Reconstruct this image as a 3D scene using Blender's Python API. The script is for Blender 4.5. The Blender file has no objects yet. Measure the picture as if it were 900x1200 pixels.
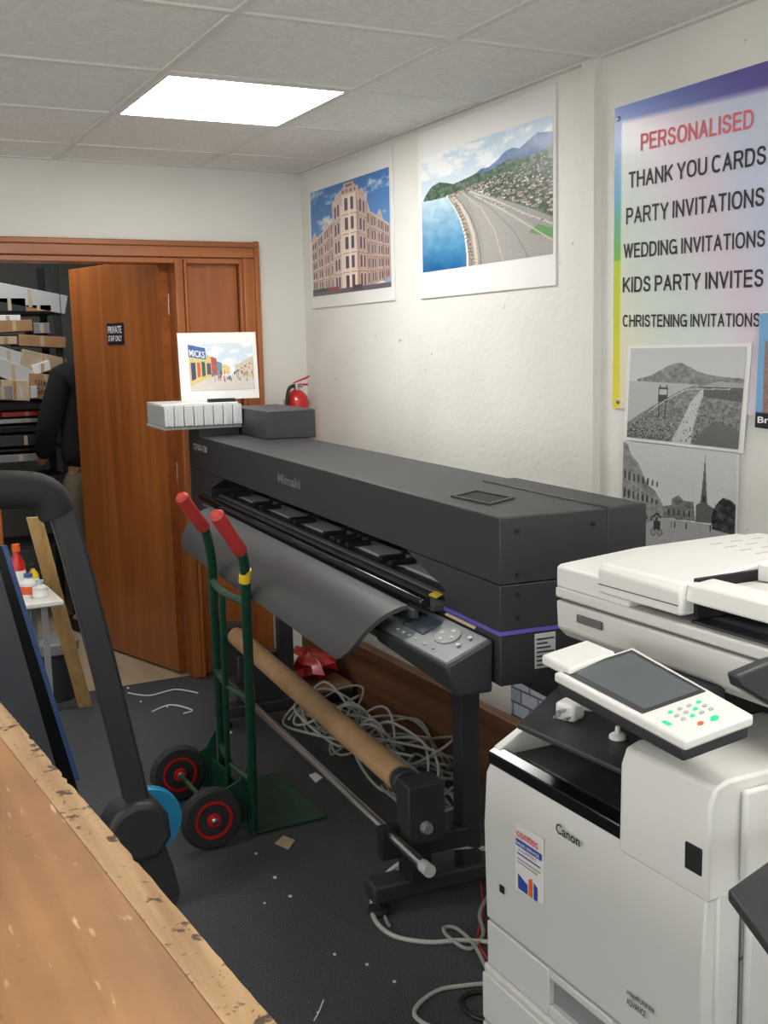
import bpy, bmesh, math, random, colorsys, os
import numpy as np
from mathutils import Vector as V, Matrix, noise as MN
random.seed(4)
S=bpy.context.scene; COL=S.collection
try: S.view_settings.view_transform='Standard'
except Exception: pass
F=1300.0
Yd=V((-680,175.4,-1300)).normalized(); Zd=V((-.023,1,191/1300)).normalized(); Xd=Yd.cross(Zd).normalized()
R=Matrix((Xd,Yd,Zd)); CAM=V((0,0,1.57))
cd=bpy.data.cameras.new('camera'); cam=bpy.data.objects.new('camera',cd); COL.objects.link(cam)
cd.sensor_fit='VERTICAL'; cd.sensor_height=36; cd.sensor_width=27; cd.lens=36*F/1200; cd.clip_start=.02
cam.matrix_world=Matrix.Translation(CAM)@R.to_4x4(); S.camera=cam
XW,YB,HC=2.215,5.11,2.42

class Fr:
    def __init__(s,loc,ang=0):
        s.loc=V(loc); s.ang=ang; s.m=Matrix.Translation(s.loc)@Matrix.Rotation(ang,4,'Z'); s.i=s.m.inverted()
    def px(s,x,y,ax,val):
        d=R@V((x-450,600-y,-F)); o=s.i@CAM; dl=s.i.to_3x3()@d
        return o+dl*((val-o[ax])/dl[ax])
W=Fr((0,0,0))
# ---------------------------------------------------------------- materials
def lin(c): return tuple(((v/255)/12.92 if v/255<=.04045 else ((v/255+.055)/1.055)**2.4) for v in c)
def mat(name,col,rough=.5,metal=0,bump=None,mott=None,col2=None,emit=0,grain=None,coat=0,specks=None,specks2=None):
    m=bpy.data.materials.new(name); m.use_nodes=True; nt=m.node_tree; N=nt.nodes; L=nt.links
    b=N['Principled BSDF']; c=lin(col)+(1,)
    b.inputs['Base Color'].default_value=c; b.inputs['Roughness'].default_value=rough; b.inputs['Metallic'].default_value=metal
    if coat: b.inputs['Coat Weight'].default_value=coat; b.inputs['Coat Roughness'].default_value=.1
    tc=N.new('ShaderNodeTexCoord'); out=None
    if mott:
        n=N.new('ShaderNodeTexNoise'); n.inputs['Scale'].default_value=mott[0]; n.inputs['Detail'].default_value=6
        L.new(tc.outputs['Object'],n.inputs['Vector'])
        r=N.new('ShaderNodeValToRGB'); r.color_ramp.elements[0].position=.35; r.color_ramp.elements[1].position=.65
        r.color_ramp.elements[0].color=lin(col2 or tuple(v*mott[1] for v in col))+(1,); r.color_ramp.elements[1].color=c
        L.new(n.outputs['Fac'],r.inputs['Fac']); out=r.outputs['Color']
    if grain:   # wood grain: stretched noise. grain=(axis, scale, dark colour)
        mp=N.new('ShaderNodeMapping'); L.new(tc.outputs['Object'],mp.inputs['Vector'])
        sc=[grain[1]]*3; sc[grain[0]]=grain[1]*.05; mp.inputs['Scale'].default_value=sc
        n=N.new('ShaderNodeTexNoise'); n.inputs['Scale'].default_value=1; n.inputs['Detail'].default_value=8; n.inputs['Distortion'].default_value=.6
        L.new(mp.outputs[0],n.inputs['Vector'])
        r=N.new('ShaderNodeValToRGB'); r.color_ramp.elements[0].position=.3; r.color_ramp.elements[1].position=.7
        r.color_ramp.elements[0].color=lin(grain[2])+(1,); r.color_ramp.elements[1].color=c
        L.new(n.outputs['Fac'],r.inputs['Fac'])
        if out:
            mx=N.new('ShaderNodeMixRGB'); mx.inputs[0].default_value=.5; L.new(out,mx.inputs[1]); L.new(r.outputs['Color'],mx.inputs[2]); out=mx.outputs[0]
        else: out=r.outputs['Color']
    for sp_ in (specks,specks2):  # (scale, threshold, colour, detail, softness, stretch axis)
        if not sp_: continue
        v=N.new('ShaderNodeTexNoise'); v.inputs['Scale'].default_value=sp_[0]; v.inputs['Detail'].default_value=sp_[3] if len(sp_)>3 else 2
        if len(sp_)>5:
            mp=N.new('ShaderNodeMapping'); L.new(tc.outputs['Object'],mp.inputs['Vector']); s3=[1,1,1]; s3[sp_[5]]=.18; mp.inputs['Scale'].default_value=s3; L.new(mp.outputs[0],v.inputs['Vector'])
        else: L.new(tc.outputs['Object'],v.inputs['Vector'])
        r=N.new('ShaderNodeValToRGB'); r.color_ramp.elements[0].position=sp_[1]; r.color_ramp.elements[1].position=sp_[1]+(sp_[4] if len(sp_)>4 else .03)
        L.new(v.outputs['Fac'],r.inputs['Fac'])
        mx=N.new('ShaderNodeMixRGB'); L.new(r.outputs['Color'],mx.inputs[0])
        if out: L.new(out,mx.inputs[1])
        else: mx.inputs[1].default_value=c
        mx.inputs[2].default_value=lin(sp_[2])+(1,); out=mx.outputs[0]
    if out: L.new(out,b.inputs['Base Color'])
    if bump:
        n=N.new('ShaderNodeTexNoise'); n.inputs['Scale'].default_value=bump[0]; n.inputs['Detail'].default_value=5
        L.new(tc.outputs['Object'],n.inputs['Vector'])
        bp=N.new('ShaderNodeBump'); bp.inputs['Strength'].default_value=bump[1]; bp.inputs['Distance'].default_value=bump[2] if len(bump)>2 else .004
        L.new(n.outputs['Fac'],bp.inputs['Height']); L.new(bp.outputs[0],b.inputs['Normal'])
    if emit:
        b.inputs['Emission Color'].default_value=c; b.inputs['Emission Strength'].default_value=emit
    return m
def vmat(name,rough=.45,coat=0):
    m=mat(name,(255,255,255),rough,coat=coat); N=m.node_tree.nodes
    a=N.new('ShaderNodeAttribute'); a.attribute_name='Col'; m.node_tree.links.new(a.outputs['Color'],N['Principled BSDF'].inputs['Base Color']); return m
M={}
M['wall']=mat('rough_white_plaster',(231,230,223),.88,bump=(42,.38,.006),mott=(2.2,.965),specks=(26,.745,(186,182,170)))
M['wall2']=mat('smooth_white_paint',(230,229,222),.8,bump=(60,.15,.004),mott=(1.5,.97))
M['ceil']=mat('ceiling_tile',(242,240,235),.9,bump=(160,.5,.002),mott=(60,.95))
M['tbar']=mat('tbar_white',(224,222,216),.6)
M['carpet']=mat('charcoal_carpet',(90,92,96),.98,bump=(350,1.0,.005),mott=(240,.55),specks=(60,.77,(170,170,168)))
M['beige']=mat('beige_laminate',(196,178,150),.5,grain=(1,30,(176,156,126)))
M['wood']=mat('varnished_orange_wood',(178,106,50),.38,grain=(2,16,(150,82,34)),coat=.25)
M['wood_h']=mat('varnished_orange_wood_head',(172,102,50),.38,grain=(0,16,(142,78,34)),coat=.25)
M['board']=mat('brown_timber',(132,90,60),.6,grain=(1,18,(98,62,40)))
M['pine']=mat('pale_pine',(206,172,116),.6,grain=(2,40,(178,140,84)))
M['bench']=mat('worn_hardboard',(178,130,84),.5,mott=(5,.80),grain=(1,26,(126,84,50)),specks=(20,.665,(98,68,46),4,.10),specks2=(60,.64,(212,180,142),3,.08,1),bump=(60,.25,.002))
M['benchedge']=mat('bench_edge',(200,166,124),.65,grain=(1,40,(158,122,84)),specks=(36,.60,(76,56,42),5,.05),specks2=(120,.64,(120,92,68),2,.06),bump=(50,.5,.004))
M['blk']=mat('matt_black_plastic',(44,45,48),.5,bump=(500,.12,.001))
M['blk2']=mat('charcoal_plastic',(56,57,60),.5,bump=(500,.12,.001))
M['blkd']=mat('deep_black',(16,16,17),.7)
M['blkg']=mat('gloss_black',(14,15,17),.15)
M['pad']=mat('black_foam',(30,30,32),.75,bump=(200,.3,.002))
M['apron']=mat('satin_black_sheet',(60,61,64),.45,bump=(400,.1,.001))
M['gry']=mat('mid_grey_plastic',(128,130,132),.45)
M['dgry']=mat('dark_grey_panel',(98,103,106),.4)
M['lgry']=mat('light_grey_plastic',(186,188,188),.45)
M['slv']=mat('brushed_silver',(190,192,194),.28,1)
M['wht']=mat('warm_white_plastic',(210,209,204),.4,bump=(400,.05,.001))
M['wht2']=mat('white_plastic_lower',(200,200,197),.42,bump=(400,.05,.001))
M['wht3']=mat('bright_white',(222,221,217),.4)
M['seam']=mat('seam_shadow',(96,96,96),.7)
M['faint']=mat('faint_print',(176,178,180),.6)
M['scr']=mat('screen_grey',(88,94,98),.2)
M['lcd']=mat('lcd_screen',(60,70,80),.2)
M['purple']=mat('purple_stripe',(96,84,168),.4)
M['green']=mat('dark_green_paint',(22,74,52),.4,mott=(40,.75))
M['red']=mat('red_rubber',(186,58,52),.5)
M['redp']=mat('red_gloss',(190,24,22),.3,coat=.4)
M['tyre']=mat('tyre_black',(40,40,41),.8)
M['card']=mat('brown_cardboard',(172,132,92),.8,mott=(12,.92))
M['card2']=mat('pale_cardboard',(196,174,144),.8,mott=(10,.92))
M['tubec']=mat('cardboard_tube',(184,146,104),.75,mott=(14,.93))
M['paper']=mat('white_paper',(232,232,229),.7)
M['cable']=mat('grey_cable',(150,150,142),.5)
M['cablew']=mat('pale_cable',(176,176,170),.5)
M['cableb']=mat('black_cable',(26,26,28),.5)
M['blue']=mat('blue_plastic',(40,140,186),.4)
M['blued']=mat('blue_edge',(58,88,140),.4)
M['glassd']=mat('dark_sheet',(70,72,78),.25)
M['ink']=mat('print_black',(34,32,36),.6)
M['inkg']=mat('print_grey',(150,150,152),.6)
M['inkred']=mat('print_red',(226,104,112),.6)
M['inkw']=mat('print_white',(235,235,235),.6)
M['inkb']=mat('print_blue',(40,70,160),.6)
M['navy']=mat('navy_sign',(30,36,52),.4)
M['yel']=mat('yellow_label',(226,190,40),.5)
M['orange']=mat('orange_label',(220,92,32),.5)
M['teal']=mat('green_led',(20,190,130),.4,emit=.6)
M['khaki']=mat('khaki_cloth',(112,104,82),.9,bump=(90,.3,.003))
M['blkcloth']=mat('black_cloth',(20,20,23),.95,bump=(60,.4,.004))
M['skin']=mat('skin',(198,150,122),.6)
M['hair']=mat('dark_hair',(36,28,24),.8)
M['lamp']=mat('lamp_diffuser',(255,253,248),.5,emit=21)
M['grywall']=mat('grey_wall',(150,150,146),.9)
M['rack']=mat('rack_black_steel',(44,44,46),.5)
M['vc']=vmat('printed_picture',.4); M['vcg']=vmat('gloss_print',.35,.1)
# ---------------------------------------------------------------- mesh builder
class MB:
    def __init__(s): s.v=[]; s.f=[]
    def add(s,vs,fs):
        n=len(s.v); s.v+= [V(p) for p in vs]; s.f+=[tuple(i+n for i in f) for f in fs]; return s
    def hexa(s,p): return s.add(p,[(3,2,1,0),(4,5,6,7),(0,1,5,4),(1,2,6,5),(2,3,7,6),(3,0,4,7)])
    def box(s,x0,x1,y0,y1,z0,z1):
        return s.hexa([(x0,y0,z0),(x1,y0,z0),(x1,y1,z0),(x0,y1,z0),(x0,y0,z1),(x1,y0,z1),(x1,y1,z1),(x0,y1,z1)])
    def prism(s,pts,vec):
        pts=[V(p) for p in pts]; vec=V(vec); n=len(pts)
        return s.add(pts+[p+vec for p in pts],[tuple(range(n))[::-1],tuple(range(n,2*n))]+[(i,(i+1)%n,n+(i+1)%n,n+i) for i in range(n)])
    def slab(s,pts,th):
        return s.prism([V(p)-V((0,0,th)) for p in pts],(0,0,th))
    def tube(s,path,r,n=10,closed=False):
        path=[V(p) for p in path]; m=len(path); vs=[]; up=V((0,0,1)); prev=None
        for i,p in enumerate(path):
            a=path[(i-1)%m] if (closed or i>0) else p; b=path[(i+1)%m] if (closed or i<m-1) else p
            t=(b-a).normalized() if (b-a).length>1e-9 else V((0,0,1))
            if prev is None:
                x=t.cross(up if abs(t.z)<.95 else V((1,0,0))).normalized()
            else:
                x=(prev-t*prev.dot(t)); x=x.normalized() if x.length>1e-6 else t.orthogonal().normalized()
            prev=x; y=t.cross(x); rr=r[i] if isinstance(r,(list,tuple)) else r
            for k in range(n):
                a_=2*math.pi*(k+.5)/n; vs.append(p+(x*math.cos(a_)+y*math.sin(a_))*rr)
        fs=[]
        for i in range(m if closed else m-1):
            for k in range(n):
                j=(i+1)%m; fs.append((i*n+k,i*n+(k+1)%n,j*n+(k+1)%n,j*n+k))
        if not closed: fs.append(tuple(range(n))[::-1]); fs.append(tuple((m-1)*n+k for k in range(n)))
        return s.add(vs,fs)
    def cyl(s,a,b,r,n=20): return s.tube([a,b],r,n)
    def lathe(s,o,ax,prof,n=28):
        o=V(o); ax=V(ax).normalized(); x=ax.orthogonal().normalized(); y=ax.cross(x); vs=[]
        for r,h in prof:
            for k in range(n):
                a=2*math.pi*k/n; vs.append(o+ax*h+(x*math.cos(a)+y*math.sin(a))*max(r,1e-4))
        m=len(prof); fs=[(i*n+k,i*n+(k+1)%n,(i+1)*n+(k+1)%n,(i+1)*n+k) for i in range(m-1) for k in range(n)]
        fs.append(tuple(range(n))[::-1]); fs.append(tuple((m-1)*n+k for k in range(n)))
        return s.add(vs,fs)
    def sheet(s,prof,a0,a1,th,ax=1):  # prof list of (x,z); y runs a0[i]..a1[i]
        n=len(prof); vs=[]
        P=[V((p[0],0,p[1])) for p in prof]; off=[]
        a0=a0 if isinstance(a0,(list,tuple)) else [a0]*n; a1=a1 if isinstance(a1,(list,tuple)) else [a1]*n
        for i in range(n):
            t=(P[min(i+1,n-1)]-P[max(i-1,0)]).normalized(); off.append(V((t.z,0,-t.x))*th)
        for ya_ in (a0,a1):
            for p,y in zip(P,ya_): vs.append(p+V((0,y,0)))
            for p,o,y in zip(P,off,ya_): vs.append(p+o+V((0,y,0)))
        fs=[]
        for i in range(n-1):
            fs+=[(i,i+1,2*n+i+1,2*n+i),(n+i,3*n+i,3*n+i+1,n+i+1),(i,n+i,n+i+1,i+1),(2*n+i,2*n+i+1,3*n+i+1,3*n+i)]
        fs+=[(0,2*n,3*n,n),(n-1,2*n-1,4*n-1,3*n-1)]
        return s.add(vs,fs)
FRM={}
def mkmesh(name,mb,m,off=None,inv=None):
    vs=mb.v
    if inv is not None: vs=[inv@p for p in vs]
    if off is not None: vs=[p-off for p in vs]
    me=bpy.data.meshes.new(name); me.from_pydata([tuple(p) for p in vs],[],mb.f)
    bm=bmesh.new(); bm.from_mesh(me); bmesh.ops.recalc_face_normals(bm,faces=bm.faces); bm.to_mesh(me); bm.free()
    me.polygons.foreach_set('use_smooth',[True]*len(me.polygons)); me.set_sharp_from_angle(angle=.6)
    if m: me.materials.append(M[m] if isinstance(m,str) else m)
    return me
def bev(o,w,seg=2):
    if w:
        b=o.modifiers.new('bevel','BEVEL'); b.width=w; b.segments=seg; b.limit_method='ANGLE'; b.angle_limit=.7
def thing(name,label,cat,fr,group=None):
    o=bpy.data.objects.new(name,None); COL.objects.link(o); o.location=fr.loc; o.rotation_euler=(0,0,fr.ang)
    o.empty_display_size=.05; o['label']=label; o['category']=cat
    if group: o['group']=group
    FRM[o.name]=fr; return o
def part(name,mb,m,parent,w=False,bevel=0,label=None,seg=2):
    fr=FRM[parent.name]; o=bpy.data.objects.new(name,mkmesh(name,mb,m,inv=fr.i if w else None)); COL.objects.link(o); o.parent=parent
    FRM[o.name]=fr; bev(o,bevel,seg)
    if label: o['label']=label
    return o
def solo(name,mb,m,label,cat,group=None,bevel=0,kind=None):
    xs=[p.x for p in mb.v]; ys=[p.y for p in mb.v]; zs=[p.z for p in mb.v]
    org=V(((min(xs)+max(xs))/2,(min(ys)+max(ys))/2,min(zs)))
    o=bpy.data.objects.new(name,mkmesh(name,mb,m,off=org)); COL.objects.link(o); o.location=org; bev(o,bevel)
    o['label']=label; o['category']=cat; FRM[o.name]=Fr(org)
    if group: o['group']=group
    if kind: o['kind']=kind
    return o
def struct(name,mb,m,bevel=0,label=None):
    o=bpy.data.objects.new(name,mkmesh(name,mb,m)); COL.objects.link(o); o['kind']='structure'; bev(o,bevel); FRM[o.name]=W
    if label: o['label']=label
    return o
TX={}
def tmesh(s,bold):
    k=(s,bold)
    if k in TX: return TX[k]
    cu=bpy.data.curves.new('t','FONT'); cu.body=s; cu.size=1; cu.offset=bold; cu.resolution_u=3
    ob=bpy.data.objects.new('t',cu); COL.objects.link(ob); dg=bpy.context.evaluated_depsgraph_get()
    me=bpy.data.meshes.new_from_object(ob.evaluated_get(dg)); vs=[v.co.copy() for v in me.vertices]; fs=[tuple(p.vertices) for p in me.polygons]
    bpy.data.objects.remove(ob); bpy.data.meshes.remove(me); bpy.data.curves.remove(cu); TX[k]=(vs,fs); return TX[k]
def text_mb(items):
    mb=MB()
    for s,bl,br,tl,bold in items:
        vs,fs=tmesh(s,min(bold,.02)); bl,br,tl=V(bl),V(br),V(tl)
        x0=min(v.x for v in vs); x1=max(v.x for v in vs); y0=min(v.y for v in vs); y1=max(v.y for v in vs)
        n=(br-bl).cross(tl-bl).normalized()*.0012
        mb.add([bl+(br-bl)*((v.x-x0)/(x1-x0))+(tl-bl)*((v.y-y0)/(y1-y0))+n for v in vs],fs)
    return mb
# plain grotesque capitals drawn as strokes (unit box centre lines)
def ell(cx,cy,rx,ry,a0,a1,n=16,p=.82):
    out=[]
    for i in range(n+1):
        a=math.radians(a0+(a1-a0)*i/n); c_,s_=math.cos(a),math.sin(a)
        out.append((cx+rx*math.copysign(abs(c_)**p,c_),cy+ry*math.copysign(abs(s_)**p,s_)))
    return out
GL={'A':(.72,[[(0,0),(.5,1)],[(1,0),(.5,1)],[(.2,.33),(.8,.33)]],[2]),
'C':(.74,[ell(.52,.5,.52,.5,42,318)],[0]),
'D':(.72,[[(0,0),(0,1)],[(0,1),(.42,1)]+ell(.42,.5,.58,.5,90,-90)[1:]+[(0,0)]],[]),
'E':(.64,[[(0,0),(0,1)],[(0,1),(1,1)],[(0,.52),(.92,.52)],[(0,0),(1,0)]],[]),
'G':(.78,[ell(.52,.5,.52,.5,42,330),[(1,0),(1,.46)],[(.58,.46),(1,.46)]],[0]),
'H':(.72,[[(0,0),(0,1)],[(1,0),(1,1)],[(0,.52),(1,.52)]],[]),
'I':(.17,[[(.5,0),(.5,1)]],[]),
'K':(.70,[[(0,0),(0,1)],[(.98,1),(.02,.34)],[(.36,.56),(1,0)]],[]),
'L':(.58,[[(0,0),(0,1)],[(0,0),(1,0)]],[]),
'N':(.72,[[(0,0),(0,1)],[(1,0),(1,1)],[(0,1),(1,0)]],[]),
'O':(.80,[ell(.5,.5,.5,.5,0,360,28)],[0]),
'P':(.66,[[(0,0),(0,1)],[(0,1),(.55,1)]+ell(.55,.73,.45,.27,90,-90)[1:]+[(0,.46)]],[]),
'R':(.72,[[(0,0),(0,1)],[(0,1),(.55,1)]+ell(.55,.74,.42,.26,90,-90)[1:]+[(0,.48)],[(.60,.48),(.98,0)]],[]),
'S':(.68,[[(.95,.74),(.88,.90),(.72,.985),(.5,1.0),(.28,.985),(.11,.89),(.05,.75),(.12,.62),(.30,.555),(.5,.52),(.72,.465),(.91,.39),(.97,.25),(.89,.10),(.72,.015),(.48,0),(.26,.02),(.09,.11),(.02,.28)]],[0]),
'T':(.64,[[(.5,0),(.5,1)],[(0,1),(1,1)]],[]),
'U':(.72,[[(0,1),(0,.36)]+ell(.5,.36,.5,.36,180,360)[1:]+[(1,1)]],[]),
'V':(.70,[[(0,1),(.5,0)],[(1,1),(.5,0)]],[]),
'W':(1.0,[[(0,1),(.25,0)],[(.5,1),(.25,0)],[(.5,1),(.75,0)],[(1,1),(.75,0)]],[]),
'Y':(.70,[[(0,1),(.5,.42)],[(1,1),(.5,.42)],[(.5,.45),(.5,0)]],[])}
def stroke_text(s,bl,br,tl,sw=.15,gap=.115):
    bl,br,tl=V(bl),V(br),V(tl); n=(br-bl).cross(tl-bl).normalized(); X=br-bl; Y=tl-bl
    tot=0
    for ch in s: tot+= .26 if ch==' ' else GL[ch][0]+gap
    tot-=gap; mb=MB(); cx=0; lay=0
    for ch in s:
        if ch==' ': cx+=.26; continue
        w_,sts,noext=GL[ch]; lay=0
        for si,pl in enumerate(sts):
            pts=[(cx+sw/2+x*(w_-sw),sw/2+y*(1-sw)) for x,y in pl]; closed=(pl[0]==pl[-1]) or (abs(pts[0][0]-pts[-1][0])<1e-6 and abs(pts[0][1]-pts[-1][1])<1e-6)
            m=len(pts); L_,R_=[],[]
            for i,(x,y) in enumerate(pts):
                a=pts[i-1] if i>0 else (pts[-2] if closed else pts[0]); b=pts[i+1] if i<m-1 else (pts[1] if closed else pts[-1])
                d0=V((x-a[0],y-a[1])); d1=V((b[0]-x,b[1]-y))
                if d0.length<1e-7: d0=d1
                if d1.length<1e-7: d1=d0
                d0.normalize(); d1.normalize(); t=(d0+d1); t=t.normalized() if t.length>1e-6 else d1
                nn=V((-t.y,t.x)); k=1/max(.6,nn.dot(V((-d1.y,d1.x))))
                px_,py_=x,y
                if not closed and si not in noext and (i==0 or i==m-1):
                    sg=-1 if i==0 else 1; px_+=t.x*sg*sw/2; py_+=t.y*sg*sw/2
                L_.append((px_+nn.x*k*sw/2,min(1,max(0,py_+nn.y*k*sw/2)))); R_.append((px_-nn.x*k*sw/2,min(1,max(0,py_-nn.y*k*sw/2))))
            f_=lambda q: bl+X*(q[0]/tot)+Y*q[1]+n*(.0012+lay*.00006)
            vs=[f_(q) for q in L_]+[f_(q) for q in R_]
            mb.add(vs,[(i,i+1,m+i+1,m+i) for i in range(m-1)]); lay+=1
        cx+=w_+gap
    return mb
# ---- painted canvases (vertex colours)
class Cv:
    def __init__(s,w,h,c=(255,255,255)):
        s.w,s.h=w,h; s.a=np.ones((h,w,3))*np.array(c,float); s.u,s.vv=np.meshgrid((np.arange(w)+.5)/w,(np.arange(h)+.5)/h)
    def mask(s,pts):
        ins=np.zeros((s.h,s.w),bool); n=len(pts)
        for i in range(n):
            x0,y0=pts[i]; x1,y1=pts[(i+1)%n]
            if y0==y1: continue
            c=((s.vv<y0)!=(s.vv<y1))&(s.u<(x1-x0)*(s.vv-y0)/(y1-y0)+x0); ins^=c
        return ins
    def poly(s,pts,c,nz=0): m=s.mask(pts); s.a[m]=c; s.nz(m,nz); return m
    def nz(s,m,nz):
        if nz: k=np.random.randn(s.h,s.w,1)*nz; s.a[m]=(s.a+k)[m]
    def rect(s,x0,y0,x1,y1,c,nz=0): return s.poly([(x0,y0),(x1,y0),(x1,y1),(x0,y1)],c,nz)
    def line(s,pts,wd,c):
        for (x0,y0),(x1,y1) in zip(pts[:-1],pts[1:]):
            dx,dy=x1-x0,y1-y0; L2=dx*dx+dy*dy+1e-9; t=np.clip(((s.u-x0)*dx+(s.vv-y0)*dy)/L2,0,1)
            s.a[np.hypot(s.u-x0-t*dx,s.vv-y0-t*dy)<wd]=c
    def disc(s,x,y,rx,ry,c): s.a[((s.u-x)/rx)**2+((s.vv-y)/ry)**2<1]=c
    def vgrad(s,m,c0,c1,y0,y1):
        t=np.clip((s.vv-y0)/(y1-y0),0,1)[...,None]; g=np.array(c0)*(1-t)+np.array(c1)*t; s.a[m]=g[m]
    def fieldnoise(s,m,sc,amp,seed=0):
        for j in range(s.h):
            for i in range(s.w):
                if m[j,i]:
                    n=MN.fractal(V((i/s.w*sc+seed,j/s.h*sc,seed*1.7)),.6,2.0,5); s.a[j,i]=s.a[j,i]+n*amp
    def clouds(s,m,c,sc,th,seed=0):
        for j in range(s.h):
            for i in range(s.w):
                if m[j,i]:
                    n=MN.fractal(V((i/s.w*sc+seed,j/s.h*sc*1.6,seed)),.7,2.0,5)
                    t=min(1,max(0,(n-th)*2.2)); s.a[j,i]=s.a[j,i]*(1-t)+np.array(c)*t
def canvas(name,cv,bl,br,tr,tl,m,parent,w=False):
    bl,br,tr,tl=[V(p) for p in (bl,br,tr,tl)]; vs=[];W_,H_=cv.w,cv.h
    for j in range(H_):
        for i in range(W_):
            u,v=i/(W_-1),j/(H_-1); vs.append(bl*(1-u)*(1-v)+br*u*(1-v)+tr*u*v+tl*(1-u)*v)
    fs=[(j*W_+i,j*W_+i+1,(j+1)*W_+i+1,(j+1)*W_+i) for j in range(H_-1) for i in range(W_-1)]
    inv=FRM[parent.name].i if w else None
    if inv is not None: vs=[inv@p for p in vs]
    me=bpy.data.meshes.new(name); me.from_pydata([tuple(p) for p in vs],[],fs)
    a=np.clip(cv.a,0,255)/255; a=np.where(a<=.04045,a/12.92,((a+.055)/1.055)**2.4)
    ca=me.color_attributes.new('Col','FLOAT_COLOR','POINT'); ca.data.foreach_set('color',np.concatenate([a.reshape(-1,3),np.ones((W_*H_,1))],1).ravel())
    me.materials.append(M[m]); o=bpy.data.objects.new(name,me); COL.objects.link(o); o.parent=parent; FRM[o.name]=FRM[parent.name]; return o
def cr(pts,n=8,closed=False):
    pts=[V(p) for p in pts]; m=len(pts); out=[]
    for i in range(m if closed else m-1):
        if closed: p0,p1,p2,p3=pts[i-1],pts[i],pts[(i+1)%m],pts[(i+2)%m]
        else: p0,p1,p2,p3=pts[max(i-1,0)],pts[i],pts[i+1],pts[min(i+2,m-1)]
        for k in range(n):
            t=k/n; out.append(.5*((2*p1)+(p2-p0)*t+(2*p0-5*p1+4*p2-p3)*t*t+(3*p1-p0-3*p2+p3)*t**3))
    if not closed: out.append(pts[-1])
    return out
# ================================================================ ROOM
XL,YF=-2.4,-1.6
struct('floor',MB().box(XL,XW,YF,YB+.05,-.05,0),'carpet')
struct('floor_back_room',MB().box(-.6,2.6,YB+.05,8.0,-.05,-.002),'beige')
struct('wall_right',MB().box(XW,XW+.1,YF,YB+.12,0,HC+.1),'wall')
struct('wall_left',MB().box(XL-.1,XL,YF,YB,0,HC+.1),'wall2')
struct('wall_front',MB().box(XL,XW,YF-.1,YF,0,HC+.1),'wall2')
DX0,DX1,DXR=.72,1.54,1.968; ZD=2.085
struct('wall_back',MB().box(XL,DX0-.06,YB,YB+.12,0,HC+.1).box(DX0-.06,DXR-.02,YB,YB+.12,ZD-.03,HC+.1).box(DXR-.02,XW,YB,YB+.12,0,HC+.1),'wall2')
struct('wall_back_room_far',MB().box(-.6,2.6,7.6,7.7,0,2.5),'grywall')
struct('wall_back_room_left',MB().box(-.7,-.6,YB+.12,7.6,0,2.5),'grywall')
struct('wall_back_room_right',MB().box(2.6,2.7,YB+.12,7.6,0,2.5),'grywall')
struct('ceiling_back_room',MB().box(-.7,2.7,YB+.12,7.7,2.45,2.5),'ceil')
struct('ceiling',MB().box(XL,XW,YF,YB,HC+.006,HC+.05),'ceil')
T=.645; gx=[1.05+T*i for i in range(-6,2)]; gy=[4.09+T*j for j in range(-9,2)]
g=MB()
for x in gx: g.box(x-.011,x+.011,YF,YB,HC,HC+.008)
for y in gy: g.box(XL,XW,y-.011,y+.011,HC-.0004,HC+.0075)
g.box(XW-.022,XW,YF,YB,HC-.001,HC+.007); g.box(XL,XW,YB-.022,YB,HC-.001,HC+.007)
struct('trim_1',g,'tbar')
def light(x,y,label,group=None):
    t=thing('ceiling_light',label,'ceiling light',Fr((x+T/2,y+T/2,HC)),group)
    part('frame',MB().box(-T/2+.012,T/2-.012,-T/2+.012,-T/2+.024,-.004,.004).box(-T/2+.012,T/2-.012,T/2-.024,T/2-.012,-.004,.004).box(-T/2+.012,-T/2+.024,-T/2+.024,T/2-.024,-.004,.004).box(T/2-.024,T/2-.012,-T/2+.024,T/2-.024,-.004,.004),'wht3',t)
    part('diffuser',MB().box(-T/2+.024,T/2-.024,-T/2+.024,T/2-.024,-.002,.003),'lamp',t)
light(gx[6],gy[8],'glowing square panel light set in the tiled ceiling above the long black printer')
for x,y,l in ((gx[6],gy[3],'square ceiling panel light above the multifunction copier'),(gx[2],gy[6],'square ceiling panel light over the left part of the room'),(gx[2],gy[2],'square ceiling panel light behind the camera')): light(x,y,l)
def area(name,e,sx,sy,loc,rot,col=(1,1,1)):
    l=bpy.data.lights.new(name,'AREA'); l.energy=e; l.shape='RECTANGLE'; l.size=sx; l.size_y=sy; l.color=col
    lo=bpy.data.objects.new(name,l); COL.objects.link(lo); lo.location=loc; lo.rotation_euler=rot
area('back_room_lamp',10,.6,.6,(.9,6.0,2.42),(0,0,0))
struct('added_window_1',MB().box(-2.0,1.6,YF-.002,YF+.03,.62,.68).box(-2.0,1.6,YF-.002,YF+.03,2.2,2.26).box(-2.0,-1.94,YF-.002,YF+.03,.62,2.26).box(1.54,1.6,YF-.002,YF+.03,.62,2.26),'wht3')  # unseen frame added around the front fill light, no such window known
area('front_fill_light',54,3.4,1.5,(-.2,YF+.02,1.44),(math.pi/2+.25,0,0),(.95,.975,1))  # fill light added behind the camera to brighten walls and ceiling
struct('added_window_2',MB().box(XL-.002,XL+.03,.4,3.4,.72,.78).box(XL-.002,XL+.03,.4,3.4,2.2,2.26).box(XL-.002,XL+.03,.4,.46,.72,2.26).box(XL-.002,XL+.03,3.34,3.4,.72,2.26),'wht3')  # made-up frame on the unseen left wall, surrounds the side fill
area('side_fill_light',46,2.8,1.4,(XL+.02,1.9,1.49),(math.pi/2+.25,0,-math.pi/2),(.95,.975,1))  # second fill light, added from the left; no real window there is known
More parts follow.
